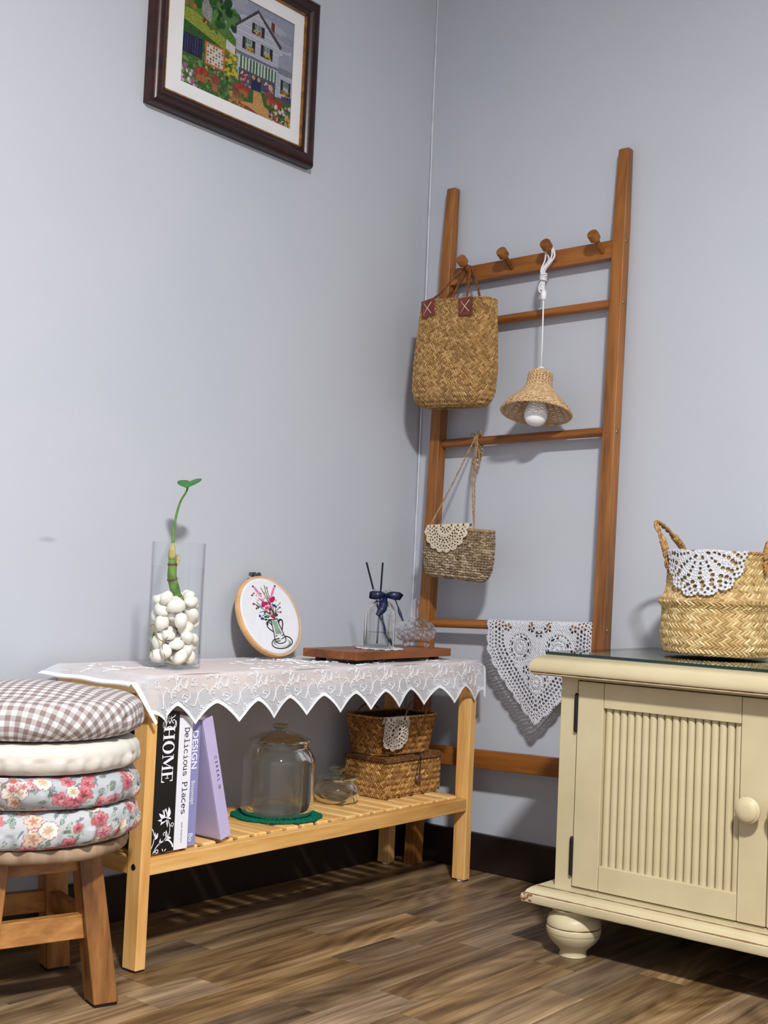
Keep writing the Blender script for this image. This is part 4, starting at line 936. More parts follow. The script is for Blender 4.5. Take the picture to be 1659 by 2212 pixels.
part('finial', MB().lathe([(0, .061), (.0075, .0615), (.006, .065), (.0048, .073), (.0052, .083), (.0062, .088), (.0072, .091), (.0066, .0965), (.003, .0995), (0, .100)], (DD[0], DD[1], zc), 10, flip=True), M['crystal'], l_)

# ------------------------------------------------------------------ framed picture
class Canvas:
    def __init__(s, w, h, c): s.w, s.h = w, h; s.a = np.tile(np.array(c, float), (h, w, 1)); s.V, s.U = np.meshgrid((np.arange(h)+.5)/h, (np.arange(w)+.5)/w, indexing='ij'); s.r = np.random.default_rng(11)
    def _m(s, pts):
        p = np.asarray(pts, float); m = np.zeros((s.h, s.w), bool); n = len(p); j = n-1
        for i in range(n):
            xi, yi = p[i]; xj, yj = p[j]
            c = ((yi > s.V) != (yj > s.V)) & (s.U < (xj-xi)*(s.V-yi)/((yj-yi) if abs(yj-yi) > 1e-12 else 1e-12)+xi); m ^= c; j = i
        return m
    def poly(s, pts, c, jit=0): s.set(s._m(pts), c, jit)
    def set(s, m, c, jit=0):
        s.a[m] = np.array(c, float)
        if jit: s.a[m] += s.r.normal(0, jit, (m.sum(), 1))+s.r.normal(0, jit*.4, (m.sum(), 3))
    def ell(s, u, v, ru, rv, c, jit=0): s.set(((s.U-u)/ru)**2+((s.V-v)/rv)**2 < 1, c, jit)
    def line(s, a, b, w, c):
        a, b = np.asarray(a, float), np.asarray(b, float); asp = s.h/s.w
        d = b-a; L2 = d[0]**2+(d[1]*asp)**2; tt_ = np.clip(((s.U-a[0])*d[0]+(s.V-a[1])*d[1]*asp*asp)/max(L2, 1e-12), 0, 1)
        s.set((s.U-a[0]-tt_*d[0])**2+((s.V-a[1]-tt_*d[1])*asp)**2 < (w/2)**2, c)
    def dots(s, pts, n, r, cols):
        p = np.asarray(pts, float); u0, v0 = p.min(0); u1, v1 = p.max(0); m = s._m(pts); asp = s.w/s.h
        for k in range(n):
            u, v = s.r.uniform(u0, u1), s.r.uniform(v0, v1); i, j = min(int(v*s.h), s.h-1), min(int(u*s.w), s.w-1)
            if i >= 0 and j >= 0 and m[i, j]:
                rr = r*s.r.uniform(.6, 1.4); c = np.array(cols[s.r.integers(len(cols))], float)+s.r.normal(0, 8, 3); s.ell(u, v, rr, rr*asp, c)
cv = Canvas(250, 184, (160, 164, 184))
cv.a += (cv.r.normal(0, 7, (184, 250, 1)))
for k in range(26): cv.ell(cv.r.uniform(.3, 1.0), cv.r.uniform(.55, 1), .09, .03, np.array((182, 184, 198))+cv.r.normal(0, 14), 8)
cv.poly([(0, .2), (0, .88), (.08, .86), (.2, .78), (.35, .7), (.47, .58), (.47, .2)], (84, 122, 48), 14)
cv.poly([(0, .66), (.1, .66), (.3, .58), (.47, .5), (.47, .42), (.2, .5), (0, .56)], (146, 156, 58), 16)
cv.poly([(0, .56), (.2, .5), (.47, .42), (.47, .3), (0, .36)], (50, 90, 40), 12)
cv.dots([(0, .9), (.1, 1), (.3, .95), (.47, .8), (.47, .58), (.3, .64), (.1, .74), (0, .74)], 160, .026, [(44, 88, 42), (68, 116, 56), (34, 68, 38), (92, 138, 66)])
cv.dots([(0, .78), (.13, .72), (.13, .66), (0, .7)], 18, .014, [(150, 96, 50), (170, 116, 60)])
cv.poly([(.16, .66), (.16, .76), (.20, .82), (.25, .74), (.25, .62)], (150, 148, 142), 24); cv.dots([(.14, .64), (.3, .6), (.3, .56), (.14, .6)], 20, .010, [(140, 50, 44), (70, 100, 50)])
cv.poly([(.445, .72), (.651, .95), (.885, .72), (.87, .69), (.651, .91), (.455, .69)], (70, 68, 80), 6)
cv.poly([(.466, .24), (.466, .715), (.651, .918), (.858, .70), (.858, .24)], (198, 200, 212), 4)
for k in range(34): cv.line((.466, .25+k*.02), (.858, .25+k*.02), .0032, (150, 152, 172)) if .25+k*.02 < .7 else cv.line((.466+(.25+k*.02-.7)*.93, .25+k*.02), (.858-(.25+k*.02-.7)*.95, .25+k*.02), .0032, (150, 152, 172))
cv.poly([(.775, .84), (.775, .9), (.81, .9), (.81, .80)], (112, 52, 48), 8)
def window(u0, v0, u1, v1):
    cv.poly([(u0, v0), (u1, v0), (u1, v1), (u0, v1)], (40, 44, 50), 5); w = u1-u0; a_, b_ = u0+w*.24, u1-w*.24
    cv.poly([(a_, v0+.02), (b_, v0+.02), (b_, v1), (a_, v1)], (176, 180, 184), 14)
    for k in range(4): cv.line((a_+(b_-a_)*(k+.5)/4, v1-.004), (a_+(b_-a_)*(k+.5)/4, v1-(v1-v0)*.42), .007, (44, 92, 58))
    cv.dots([(a_-.01, v0), (b_+.01, v0), (b_+.01, v0+.04), (a_-.01, v0+.04)], 16, .008, [(206, 176, 66), (176, 110, 50), (150, 60, 50), (90, 120, 60)])
for q in ((.60, .715, .715, .815), (.522, .545, .637, .65), (.69, .55, .80, .66)): window(*q)
cv.poly([(.46, .478), (.875, .488), (.875, .515), (.46, .505)], (118, 120, 138), 6)
for k in range(24):
    u = .495+k*.0144; cv.poly([(u, .478), (u+.0144, .478), (u+.0142, .372-.012*(k % 2)), (u, .372-.012*(k % 2))], (58, 104, 72) if k % 2 else (206, 214, 208), 6)
cv.poly([(.5, .24), (.84, .24), (.84, .368), (.5, .362)], (84, 84, 104), 8)
cv.poly([(.615, .2), (.71, .2), (.71, .35), (.615, .35)], (44, 46, 84), 5); cv.ell(.635, .33, .016, .02, (196, 152, 92)); cv.ell(.685, .33, .016, .02, (196, 152, 92))
for (u0, u1) in ((.515, .59), (.735, .82)):
    cv.poly([(u0, .26), (u1, .26), (u1, .35), (u0, .35)], (92, 62, 80), 18); cv.dots([(u0, .26), (u1, .26), (u1, .34), (u0, .34)], 26, .009, [(206, 150, 96), (150, 60, 90), (210, 190, 170), (90, 70, 120)])
cv.poly([(.86, .26), (.86, .49), (1, .50), (1, .26)], (196, 198, 210), 5); cv.poly([(.86, .47), (1, .478), (1, .53), (.86, .53)], (130, 134, 150), 10)
for k in range(11): cv.line((.86, .27+k*.018), (1, .27+k*.018), .003, (152, 154, 172))
window(.89, .3, .985, .43)
cv.poly([(0, 0), (0, .3), (.2, .28), (.48, .25), (.62, .22), (1, .27), (1, 0)], (62, 100, 50), 14)
cv.poly([(.02, .275), (.18, .275), (.18, .447), (.02, .447)], (36, 36, 58), 10)
for k in range(7): cv.line((.035+k*.021, .29), (.035+k*.021, .435), .006, (84, 60, 116) if k % 2 else (52, 76, 120))
cv.poly([(.205, .255), (.376, .255), (.376, .45), (.2, .45)], (198, 110, 60), 6); cv.poly([(.218, .27), (.362, .27), (.362, .435), (.214, .435)], (222, 218, 208), 5)
for i in range(6):
    for j in range(6): cv.ell(.228+i*.0245, .287+j*.0265, .0085, .0105, [(186, 70, 58), (96, 124, 70), (206, 204, 196)][(i+2*j) % 3])
cv.dots([(.385, .24), (.385, .5), (.47, .5), (.485, .24)], 120, .013, [(84, 118, 48), (110, 140, 56), (206, 176, 60), (222, 190, 72), (60, 96, 40)]); cv.poly([(.38, .47), (.38, .55), (.46, .52), (.46, .45)], (216, 216, 220), 12)
cv.poly([(.64, .215), (.71, .215), (.74, .12), (.86, .06), (.92, .0), (.6, 0), (.52, .07), (.64, .1)], (204, 154, 92), 14); cv.poly([(.5, .06), (.62, .05), (.75, 0), (.5, 0)], (146, 74, 60), 14)
cv.dots([(0, 0), (0, .26), (.5, .24), (.5, 0)], 190, .010, [(74, 116, 58), (120, 150, 80), (50, 84, 44), (96, 132, 70)])
cv.dots([(0, 0), (0, .22), (.16, .12), (.16, 0)], 40, .010, [(176, 96, 150), (206, 206, 210), (150, 90, 140)])
cv.dots([(.2, .22), (.3, .26), (.38, .2), (.3, .14)], 24, .009, [(176, 110, 130), (200, 160, 110)])
def pot(u, v, s_): cv.poly([(u-.024*s_, v+.03*s_), (u+.024*s_, v+.03*s_), (u+.02*s_, v-.045*s_), (u-.02*s_, v-.045*s_)], (170, 104, 62), 12); cv.dots([(u-.034*s_, v+.02*s_), (u+.034*s_, v+.02*s_), (u+.03*s_, v+.075*s_), (u-.03*s_, v+.075*s_)], int(26*s_), .010, [(166, 48, 52), (186, 60, 60), (96, 90, 50)])
for q in ((.16, .125, .9), (.205, .13, 1.0), (.3, .105, 1.1), (.48, .15, .8), (.53, .17, .8), (.57, .16, .9), (.47, .09, .9), (.78, .18, .8), (.83, .17, .8), (.88, .17, .8)): pot(*q)
cv.dots([(.4, 0), (.4, .12), (.56, .12), (.56, 0)], 40, .009, [(90, 126, 60), (180, 160, 80), (196, 100, 70)]); cv.dots([(.8, 0), (.8, .16), (1, .2), (1, 0)], 130, .010, [(70, 112, 56), (150, 90, 140), (214, 210, 212), (176, 60, 56), (208, 170, 80), (48, 80, 42)]); cv.poly([(.9, .23), (1, .25), (1, .3), (.9, .28)], (80, 70, 110), 24)
cv.a = np.clip(cv.a*.86+cv.r.normal(0, 6, cv.a.shape), 0, 255)
PXL, PXR, PZB, PZT = -.854, -.4205, 1.447, 1.790
t = thing('framed_picture', 'cottage garden needlework in a dark mahogany frame with white mat', 'picture', ((PXL+PXR)/2, 0, PZB))
pf = [(0, .001), (0, .016), (.003, .022), (.009, .0265), (.016, .0268), (.0225, .024), (.026, .019), (.030, .0175), (.0335, .016), (.0335, .001)]
def side(ax):
    v = []
    for w_, h_ in pf:
        if ax == 0: q = [(PXL+w_, PZB+w_), (PXR-w_, PZB+w_)]
        elif ax == 1: q = [(PXR-w_, PZB+w_), (PXR-w_, PZT-w_)]
        elif ax == 2: q = [(PXR-w_, PZT-w_), (PXL+w_, PZT-w_)]
        else: q = [(PXL+w_, PZT-w_), (PXL+w_, PZB+w_)]
        v += [(q[0][0], -h_, q[0][1]), (q[1][0], -h_, q[1][1])]
    n = len(pf); return MB().add(v, [(2*i, 2*i+1, 2*((i+1) % n)+1, 2*((i+1) % n)) for i in range(n)])
for ax in range(4): part('frame_side', side(ax), M['frame'], t, smooth=35)
ix0, ix1, iz0, iz1 = PXL+.0335, PXR-.0335, PZB+.0335, PZT-.0335
for q in ((ix0, ix0+.003, iz0, iz1), (ix1-.003, ix1, iz0, iz1), (ix0, ix1, iz0, iz0+.003), (ix0, ix1, iz1-.003, iz1)): part('gold_lip', MB().box(q[0], q[1], -.0155, -.004, q[2], q[3]), M['gold'], t)
AX0, AX1, AZ0, AZ1 = -.7775, -.4835, 1.511, 1.7265
mb = MB()
for q in ((ix0+.003, AX0, iz0+.003, iz1-.003), (AX1, ix1-.003, iz0+.003, iz1-.003), (AX0, AX1, iz0+.003, AZ0), (AX0, AX1, AZ1, iz1-.003)): mb.box(q[0], q[1], -.0105, -.0085, q[2], q[3])
part('mat_board', mb, M['mat'], t)
gx, gz = np.meshgrid(np.linspace(AX0-.002, AX1+.002, cv.w), np.linspace(AZ0-.002, AZ1+.002, cv.h), indexing='ij')
g = G('needlework_colours', (128, 128, 128), .8, .2); v_ = g.coord(); ck = g.n('TexChecker'); g.put(ck.inputs[0], g.coord('Object', (700, 700, 700))); hsn = g.n('HueSaturation'); g.put(hsn.inputs['Color'], g.attr()); g.put(hsn.inputs['Value'], g.math('ADD', g.math('MULTIPLY', ck.outputs['Fac'], .12), .92)); g.col(hsn.outputs[0])
part('needlework', MB().grid(np.stack([gx, np.full_like(gx, -.0075), gz], -1), c=s2l(np.transpose(cv.a, (1, 0, 2)))), g.m, t, label='stitched cottage with striped awnings, quilts and flower garden')
part('glass_pane', MB().box(ix0+.003, ix1-.003, -.0128, -.0112, iz0+.003, iz1-.003), thin_glass('picture_glass', (.99, .99, .99), (.9, .92, .92), 1.25, .03, .35), t)
part('backing', MB().box(ix0-.01, ix1+.01, -.0068, -.001, iz0-.01, iz1+.01), M['black'], t)
# --PART4--
# ------------------------------------------------------------------ ladder rack
LZ = 1.512
def lxf(z): return -.079+.051*z/LZ
def lxb(z): return -.045+.041*z/LZ
def tz(y): return -(y+.3)*.03           # the rack stands a touch out of level
t = thing('ladder_rack', 'brown wooden ladder rack with four pegs leaning on the wall', 'ladder', (-.06, -.298, 0))
YS = ((-.066, -.0925), (-.500, -.5275))
for (ya, yb_), top in zip(YS, (1.505, 1.518)):
    z1, z2 = top-.16, top
    mb = MB(); zs = [0, .53, z1, z2-.003]; rows = []
    for z in zs:
        tpf = .0045 if z > z1 else 0; rows.append([(lxf(z)+tpf, yb_+tpf*.4, z), (lxb(z), yb_+tpf*.4, z), (lxb(z), ya-tpf*.4, z), (lxf(z)+tpf, ya-tpf*.4, z)])
    rows[-1] = rows[-1]; v = [p for r_ in rows for p in r_]+[(p[0]+(.003 if k in (0, 3) else -.002), p[1]+(.002 if k < 2 else -.002), z2) for k, p in enumerate(rows[-1])]
    f = [(0, 1, 2, 3)]+[(4*k+i, 4*(k+1)+i, 4*(k+1)+(i+1) % 4, 4*k+(i+1) % 4) for k in range(len(rows)) for i in range(4)]+[tuple(4*len(rows)+i for i in (3, 2, 1, 0))]
    mb.add(v, f); st_ = part('stile', mb, M['teak_z'], t, bevel=.0015)
    if ya < -.4:
        for z in (1.3225, 1.1955, .931, .5315):
            part('screw', MB().lathe([(0, .0002), (.0025, .0004), (.0032, .001), (.0045, .001), (.0052, 0)], (lxf(z)*.5+lxb(z)*.5-.001, yb_, z), 16, axis=(0, -1, 0)), M['brass'], st_, smooth=40)
YA, YBn = -.0925, -.500
for z in (1.1905, .9265, .5290):
    xc_ = lxf(z)+.0165
    part('rung', MB().tube([(xc_, YA+.01, z+tz(YA)), (xc_, (YA+YBn)/2, z+tz(-.3)), (xc_, YBn-.01, z+tz(YBn))], .0098, 20), M['teak_y'], t, smooth=60)
def bar(z0_, z1_, th, off=.003):
    xa = lxf(z0_)+off; xb_ = lxf(z1_)+off
    b_ = [(xa, YBn, z0_+tz(YBn)), (xa+th, YBn, z0_+tz(YBn)), (xa+th, YA, z0_+tz(YA)), (xa, YA, z0_+tz(YA))]
    t_ = [(xb_, YBn, z1_+tz(YBn)), (xb_+th, YBn, z1_+tz(YBn)), (xb_+th, YA, z1_+tz(YA)), (xb_, YA, z1_+tz(YA))]
    return MB().hexa(b_, t_)
rail_ = part('peg_rail', bar(1.2835, 1.3205, .021), M['teak_y'], t, bevel=.0015)
part('lower_bar', bar(.2275, .2655, .016, .006), M['teak_y'], t, bevel=.0015)
PEGS = []
for y in (-.152, -.2575, -.3660, -.4780):
    r0 = np.array([lxf(1.30)+.004, y, 1.2990+tz(y)]); d = np.array([-.86, 0, .50]); d /= np.linalg.norm(d); PEGS.append((r0, d))
    part('peg', MB().lathe([(0, -.006), (.0058, -.006), (.0058, .029), (.0060, .0335), (.0098, .0365), (.0116, .0378), (.0118, .0515), (.0108, .0540), (0, .0544)], r0, 22, axis=d), M['teak_y'], rail_, smooth=25)

# ------------------------------------------------------------------ straw bag on the first peg
PAL_BAG = [(158, 121, 72), (184, 147, 94), (138, 102, 58), (198, 164, 112), (168, 131, 80), (122, 90, 50)]
BC = np.array([-.124, -.180]); bz0, bz1 = .985, 1.212
tilt = np.array(Matrix.Rotation(.030, 3, 'X'))
t = thing('straw_bag', 'tall woven straw bag with leather patches hanging from the end peg', 'bag', (BC[0], BC[1], bz0))
Hb = bz1-bz0
prof = [(-.036, 0), (-.026, .001), (-.014, .006), (-.005, .018), (0, .036), (.001, .09), (-.003, .16), (-.008, Hb)]
S = surface((BC[0], BC[1], bz0), .042, .0965, 3.2, prof, 0, tilt)
mb = wall_grid(S, 90, 22, .0012); part('body', mb, M['straw_core'], t, smooth=True)
part('weave', weave(S, 80, 42, .0018, PAL_BAG, seed=8), M['straw'], t, kind='stuff', label='herringbone straw strands')
rimp = S(np.linspace(0, 1, 200), np.full(200, 1.0)); part('rim', MB().rope(rimp, .0022, 2, .012, 5), M['straw_rope'], t, smooth=True)
# front leather patches: u measured where the bag faces the camera side (-x)
def bag_front(y, z, off=.0028):
    return np.array([BC[0]-.040-off, y, z])
for (yc_, zc_, rot_) in ((-.1330, 1.1965, .12), (-.2330, 1.1900, .02)):
    hw_ = .0185; pts = []
    nn_ = 44
    for k in range(nn_):
        a_ = k/nn_*4; e_ = int(a_); f_ = a_-e_; c4 = [(-1, -1), (1, -1), (1, 1), (-1, 1)]; p0, p1 = np.array(c4[e_]), np.array(c4[(e_+1) % 4])
        q = (p0+(p1-p0)*f_)*hw_; q *= 1+(.035 if k % 2 else 0); ca, sa = math.cos(rot_), math.sin(rot_); pts.append((q[0]*ca-q[1]*sa, q[0]*sa+q[1]*ca))
    c0 = bag_front(yc_, zc_, .0012)+np.array([.0045 if yc_ > -.15 else .0015, 0, 0])
    exv = np.array([-.30, -.954, 0]) if yc_ > -.15 else np.array([-.10, -.995, 0]); exv /= np.linalg.norm(exv)
    if yc_ > -.15: exv = np.array([-.16, -.987, 0])
    ezv = np.array([-.02, 0, 1.0]); nv_ = np.cross(exv, ezv)
    pp = part('leather_patch', MB().prism(pts, c0-nv_*.0*1, exv, ezv, .0016), M['leather'], t, label='russet leather patch with cream cross stitch')
    o2 = c0+nv_*.0024
    part('cross_stitch', MB().tube([o2+exv*-.0115+ezv*-.0135, o2+nv_*.001, o2+exv*.0115+ezv*.0125], .0007, 5).tube([o2+exv*.0115+ezv*-.012, o2+nv_*.001, o2+exv*-.0115+ezv*.0115], .0007, 5), M['thread'], pp, smooth=True)
pr0, pd = PEGS[0]; hang = pr0+pd*.018+np.array([0, 0, .0075])
for k, (xo, oy) in enumerate(((-.158, 0), (-.092, .004))):
    a_ = np.array([xo, -.138+oy, 1.207]); c_ = np.array([xo, -.229+oy, 1.199]); hk = hang+np.array([-.005 if k == 0 else .006, 0, 0])
    h1, h2 = hk+np.array([0, .0064, -.006]), hk+np.array([0, -.0068, -.006])
    P = spline([a_-[0, 0, .012], a_+[0, 0, .004], a_*.66+h1*.34+[0, .002, 0], a_*.3+h1*.7+[0, .003, .002], h1, hk+[0, 0, .0005], h2, c_*.3+h2*.7+[0, -.003, .002], c_*.66+h2*.34+[0, -.002, 0], c_+[0, 0, .004], c_-[0, 0, .012]], 90)
    part('handle', MB().rope(P, .0029, 3, .016, 5), M['leather_cord'], t, smooth=True, label='braided brown cord handle')

# ------------------------------------------------------------------ pendant lamp on the third peg
LX, LY = -.078, -.3690
t = thing('pendant_lamp', 'small rattan bell pendant lamp hanging by white cord from a peg', 'lamp', (LX, LY, .935))
pr0, pd = PEGS[2]; hk = pr0+pd*.027+np.array([0, 0, .0068])
mb = MB()
for k, (o1, o2) in enumerate(((-.006, .004), (-.002, -.003), (.003, .002))):
    mb.tube(spline([hk+[o1, .0065, -.010], hk+[o1, .0045, 0], hk+[o1, -.001, .0022], hk+[o1, -.0072, -.004], hk+[o1-.001, -.010+o2*.5, -.022], (LX+o2, LY+.002, 1.268), (LX+o2*.5, LY+.002, 1.255)], 36), .0018, 6)
    mb.tube(spline([hk+[o1, .0065, -.010], hk+[o1, .004+o2, -.026], (LX-.002, LY+.006+o2*.4, 1.268), (LX, LY+.002, 1.250)], 20), .0018, 6)
for k in range(4):
    z = 1.2490+k*.0036; a = np.linspace(0, 2*PI, 24, endpoint=False); mb.tube(np.stack([LX+.0062*np.cos(a), LY+.002+.0066*np.sin(a), z+.0012*np.sin(a+k)], 1), .0019, 6, closed=True)
mb.tube(spline([(LX, LY+.002, 1.250), (LX-.003, LY+.009, 1.238), (LX-.002, LY+.010, 1.226), (LX, LY+.004, 1.224), (LX, LY+.003, 1.238)], 28), .0018, 6)
mb.tube(spline([(LX+.002, LY+.001, 1.250), (LX-.002, LY+.006, 1.234), (LX-.002, LY+.006, 1.229), (LX, LY+.0015, 1.233), (LX, LY, 1.25)], 28), .0018, 6)
part('cord_knot', mb, M['white_cord'], t, smooth=True, label='bundled white cord knotted at the peg')
part('switch', MB().lathe([(0, -.011), (.004, -.0105), (.0058, -.006), (.0062, 0), (.0058, .006), (.004, .0105), (0, .011)], (LX, LY, 1.2165), 20), M['white_plastic'], t, smooth=True)
part('cord', MB().tube([(LX, LY, 1.2555), (LX, LY, 1.2), (LX+.0005, LY-.0005, 1.12), (LX, LY, 1.062)], .0017, 8), M['white_cord'], t, smooth=True)
ax_ = np.array([-.235, -.055, -1.0]); ax_ /= np.linalg.norm(ax_); up_ = -ax_; top_ = np.array([LX, LY, 1.0530])
q_ = np.array(Vector(up_).to_track_quat('Z', 'Y').to_matrix())
part('socket_cap', MB().lathe([(0, .014), (.0045, .014), (.0075, .011), (.0078, -.006), (0, -.006)], top_, 20, axis=up_), M['white_plastic'], t, smooth=50)
shp = spline([(.0185, .002), (.0225, -.001), (.0240, -.010), (.0245, -.023), (.0285, -.0345), (.042, -.051), (.057, -.066), (.0675, -.0785), (.0715, -.087)], 60)
Lp = np.concatenate([[0], np.cumsum(np.linalg.norm(np.diff(shp, axis=0), axis=1))]); Lp /= Lp[-1]
def Slamp(u, v):
    v = np.clip(v, 0, 1); r = np.interp(v, Lp, shp[:, 0]); z = np.interp(v, Lp, shp[:, 1]); a = -u*2*PI
    return np.stack([r*np.cos(a), r*np.sin(a), z], -1) @ q_.T+top_
M['rattan'] = plain('pale_rattan', (198, 166, 124), .55, .35, var=.16, scale=120, bump=.3, bscale=400)
M['rattan_dark'] = plain('rattan_dark_core', (120, 86, 52), .8, .2)  # plain darker brown rattan tone
mb = MB()
NR = 26; NW = 22     # over-under wicker courses round radial ribs
for k in range(NR):
    v = (k+.4)/NR; u = np.linspace(0, 1, NW*4, endpoint=False); off = .0011*np.cos(u*2*PI*NW+(k % 2)*PI)
    P = Slamp(u, np.full_like(u, v)); Nn = normals(Slamp, u, np.full_like(u, v)); mb.tube(P+Nn*off[:, None], .00185, 5, closed=True)
sh = part('shade', mb, M['rattan'], t, smooth=True, label='woven pale rattan bell shade')
mb = MB()
for k in range(NW): 
    v = np.linspace(.01, .99, 22); mb.tube(Slamp(np.full_like(v, (k+.0)/NW), v), .0016, 5)
part('rib', mb, M['rattan'], sh, smooth=True, kind='stuff')
rimp = Slamp(np.linspace(0, 1, 140, endpoint=False), np.full(140, 1.0)); rimp = np.concatenate([rimp, rimp[:1]])
part('rim', MB().rope(rimp, .0033, 3, .022, 5), M['rattan'], sh, smooth=True)
rt = Slamp(np.linspace(0, 1, 60), np.full(60, 0.0)); part('collar', MB().rope(rt, .0024, 2, .014, 5), M['rattan'], sh, smooth=True)
bb_ = top_+ax_*.060
M['bulb'] = plain('opal_bulb', (240, 240, 242), .25, .5)
bl_ = part('bulb', MB().lathe(spline([(.0128, .028), (.0135, .010), (.0150, .000), (.0200, -.014), (.0235, -.027), (.0232, -.038), (.0185, -.048), (.010, -.0535), (0, -.055)], 40), bb_, 36, axis=up_), M['bulb'], t, smooth=True, label='unlit white opal bulb')
part('bulb_neck', MB().lathe([(0, .05), (.0135, .05), (.0142, .047), (.0142, .026), (.0128, .026), (0, .026)], bb_, 28, axis=up_), M['white_plastic'], bl_, smooth=50)

# ------------------------------------------------------------------ little seagrass shoulder bag on the middle rung
SBC = np.array([-.1125, -.2010]); sz0, sz1 = .622, .727
t = thing('shoulder_bag', 'small grey-brown seagrass shoulder bag tied to the middle rung', 'bag', (SBC[0], SBC[1], sz0))
Hs = sz1-sz0
S = surface((SBC[0], SBC[1], sz0), .026, .0815, 3.6, [(-.024, 0), (-.014, .001), (-.006, .008), (-.001, .024), (.001, .05), (0, .08), (-.003, Hs)], 0, np.array(Matrix.Rotation(.06, 3, 'X')))
part('body', wall_grid(S, 80, 18, .002), M['dark_core'], t, smooth=True)
PAL_SG = [(150, 130, 104), (176, 158, 132), (122, 102, 78), (194, 178, 152), (136, 114, 88), (108, 88, 66)]
part('weave', weave(S, 56, 22, .0026, PAL_SG, hl=.95, hw=.34, steep=.42, seed=9), M['straw'], t, kind='stuff', label='braided seagrass rows')
rimp = S(np.linspace(0, 1, 150), np.full(150, 1.0)); part('rim', MB().rope(rimp, .0036, 3, .018, 5), M['jute'], t, smooth=True)
zr3 = .9265+tz(-.215); xr3 = lxf(.9265)+.0165; yr3 = -.1870
aL = np.array([SBC[0]-.004, -.1300, .7345]); aR = np.array([SBC[0]-.004, -.2440, .7240])
kn = np.array([xr3-.012, yr3, zr3+.006])
mb = MB()
mb.rope(spline([aL, kn*.5+aL*.5+[0, -.002, 0], kn+[0, .002, -.004], kn+[.008, 0, .006], kn+[.02, -.001, .002]], 60), .0019, 2, .010, 5)
mb.rope(spline([aR, aR*.7+kn*.3, aR*.35+kn*.65, kn+[-.001, -.006, -.02], kn+[.004, -.004, .006], kn+[.018, -.004, .004]], 60), .0019, 2, .010, 5)
mb.rope(spline([aR+[.002, .001, .004], aR*.7+kn*.3+[0, .005, 0], aR*.35+kn*.65+[0, .005, 0], kn+[.002, .000, -.02], kn+[.006, .002, .006]], 60), .0017, 2, .010, 5)
mb.rope(spline([kn+[0, -.006, -.018], kn+[-.004, -.014, -.034], kn+[-.002, -.013, -.058], kn+[0, -.006, -.072], kn+[.001, .003, -.062], kn+[0, .004, -.05], kn+[0, -.004, -.040]], 60), .0022, 2, .010, 5)
for k in range(3):
    c_ = kn+np.array([.001, -.013+.002*k, -.030-.009*k]); a = np.linspace(0, 1.7*PI, 24); mb.rope(np.stack([c_[0]-.005*np.cos(a), c_[1]+.0055*np.sin(a), c_[2]+.006*np.cos(a*1.2)], 1), .0022, 2, .010, 5)
part('strap', mb, M['jute'], t, smooth=True, label='thin twisted jute strap')
mb = MB()
for q in range(3):
    a = np.linspace(0, 2*PI, 26); mb.rope(np.stack([xr3+.0125*np.cos(a), np.full(26, yr3+.003-.0042*q)+.001*np.sin(a), zr3+.0125*np.sin(a)], 1), .0018, 2, .010, 5)
mb.rope(spline([kn+[.004, -.002, .006], kn+[.000, -.006, .012], kn+[.003, -.012, .013], kn+[.006, -.007, .008]], 24), .0024, 2, .010, 5); mb.rope(spline([kn+[.004, .002, .004], kn+[-.001, .008, .010], kn+[.002, .013, .006]], 24), .0018, 2, .010, 5)
part('knot', mb, M['jute'], t, smooth=True)
mkf = doily_mask(.0575, [(.14, .05, 8, .24, 0), (.24, .035, 12, .28, .5), (.44, .04, 22, .26, 0), (.53, .04, 22, .28, .5), (.62, .035, 30, .26, 0), (.75, .035, 34, .24, .5), (.84, .03, 34, .2, 0)], 17, .11)
fx = SBC[0]-.026-.0052
def flap_map(X, Y, h):
    z = .7315+np.minimum(Y, 0)*.98+X*.05; x = fx-h-.0022*np.sin(np.clip(-Y/.05, 0, 1)*PI)+np.where(Y > 0, np.minimum(Y, .02)*1.6, 0)+.004*np.clip(np.abs(X)/.055, 0, 1)**3
    z = np.where(Y > 0, .7335+.002-.004*(Y/.012)**2+X*.05, z); return np.stack([x, -.1905-X, z], -1)
o = part('flap', lace(190, 120, (-.06, .06), (-.058, .012), mkf, flap_map, stitch_relief(.0575, .0005, 12, 48)), M['lace_cream'], t, smooth=True, label='cream crochet flap'); solid(o, .0014)

# ------------------------------------------------------------------ big white doily over the lowest rung
zr4 = .5290; xr4 = lxf(zr4)+.0165; DY = -.3755
OUT = np.array([(.134, -.02), (.134, .0), (.130, .03), (.128, .068), (.112, .098), (.088, .132), (.058, .168), (.030, .198), (.0, .222), (-.0001, .2221)])
def outline_dist(X, Y):
    best = np.full(X.shape, 9.0); arc_ = np.zeros(X.shape); L0 = 0.0
    for p, q in zip(OUT[:-1], OUT[1:]):
        d = q-p; L = np.hypot(*d); t_ = np.clip(((X-p[0])*d[0]+(Y-p[1])*d[1])/(L*L), 0, 1)
        dd = np.hypot(X-p[0]-t_*d[0], Y-p[1]-t_*d[1]); m = dd < best; best = np.where(m, dd, best); arc_ = np.where(m, L0+t_*L, arc_); L0 += L
    inside = X < np.interp(Y, OUT[:-1, 1], OUT[:-1, 0]); return np.where(inside, best, -best), arc_
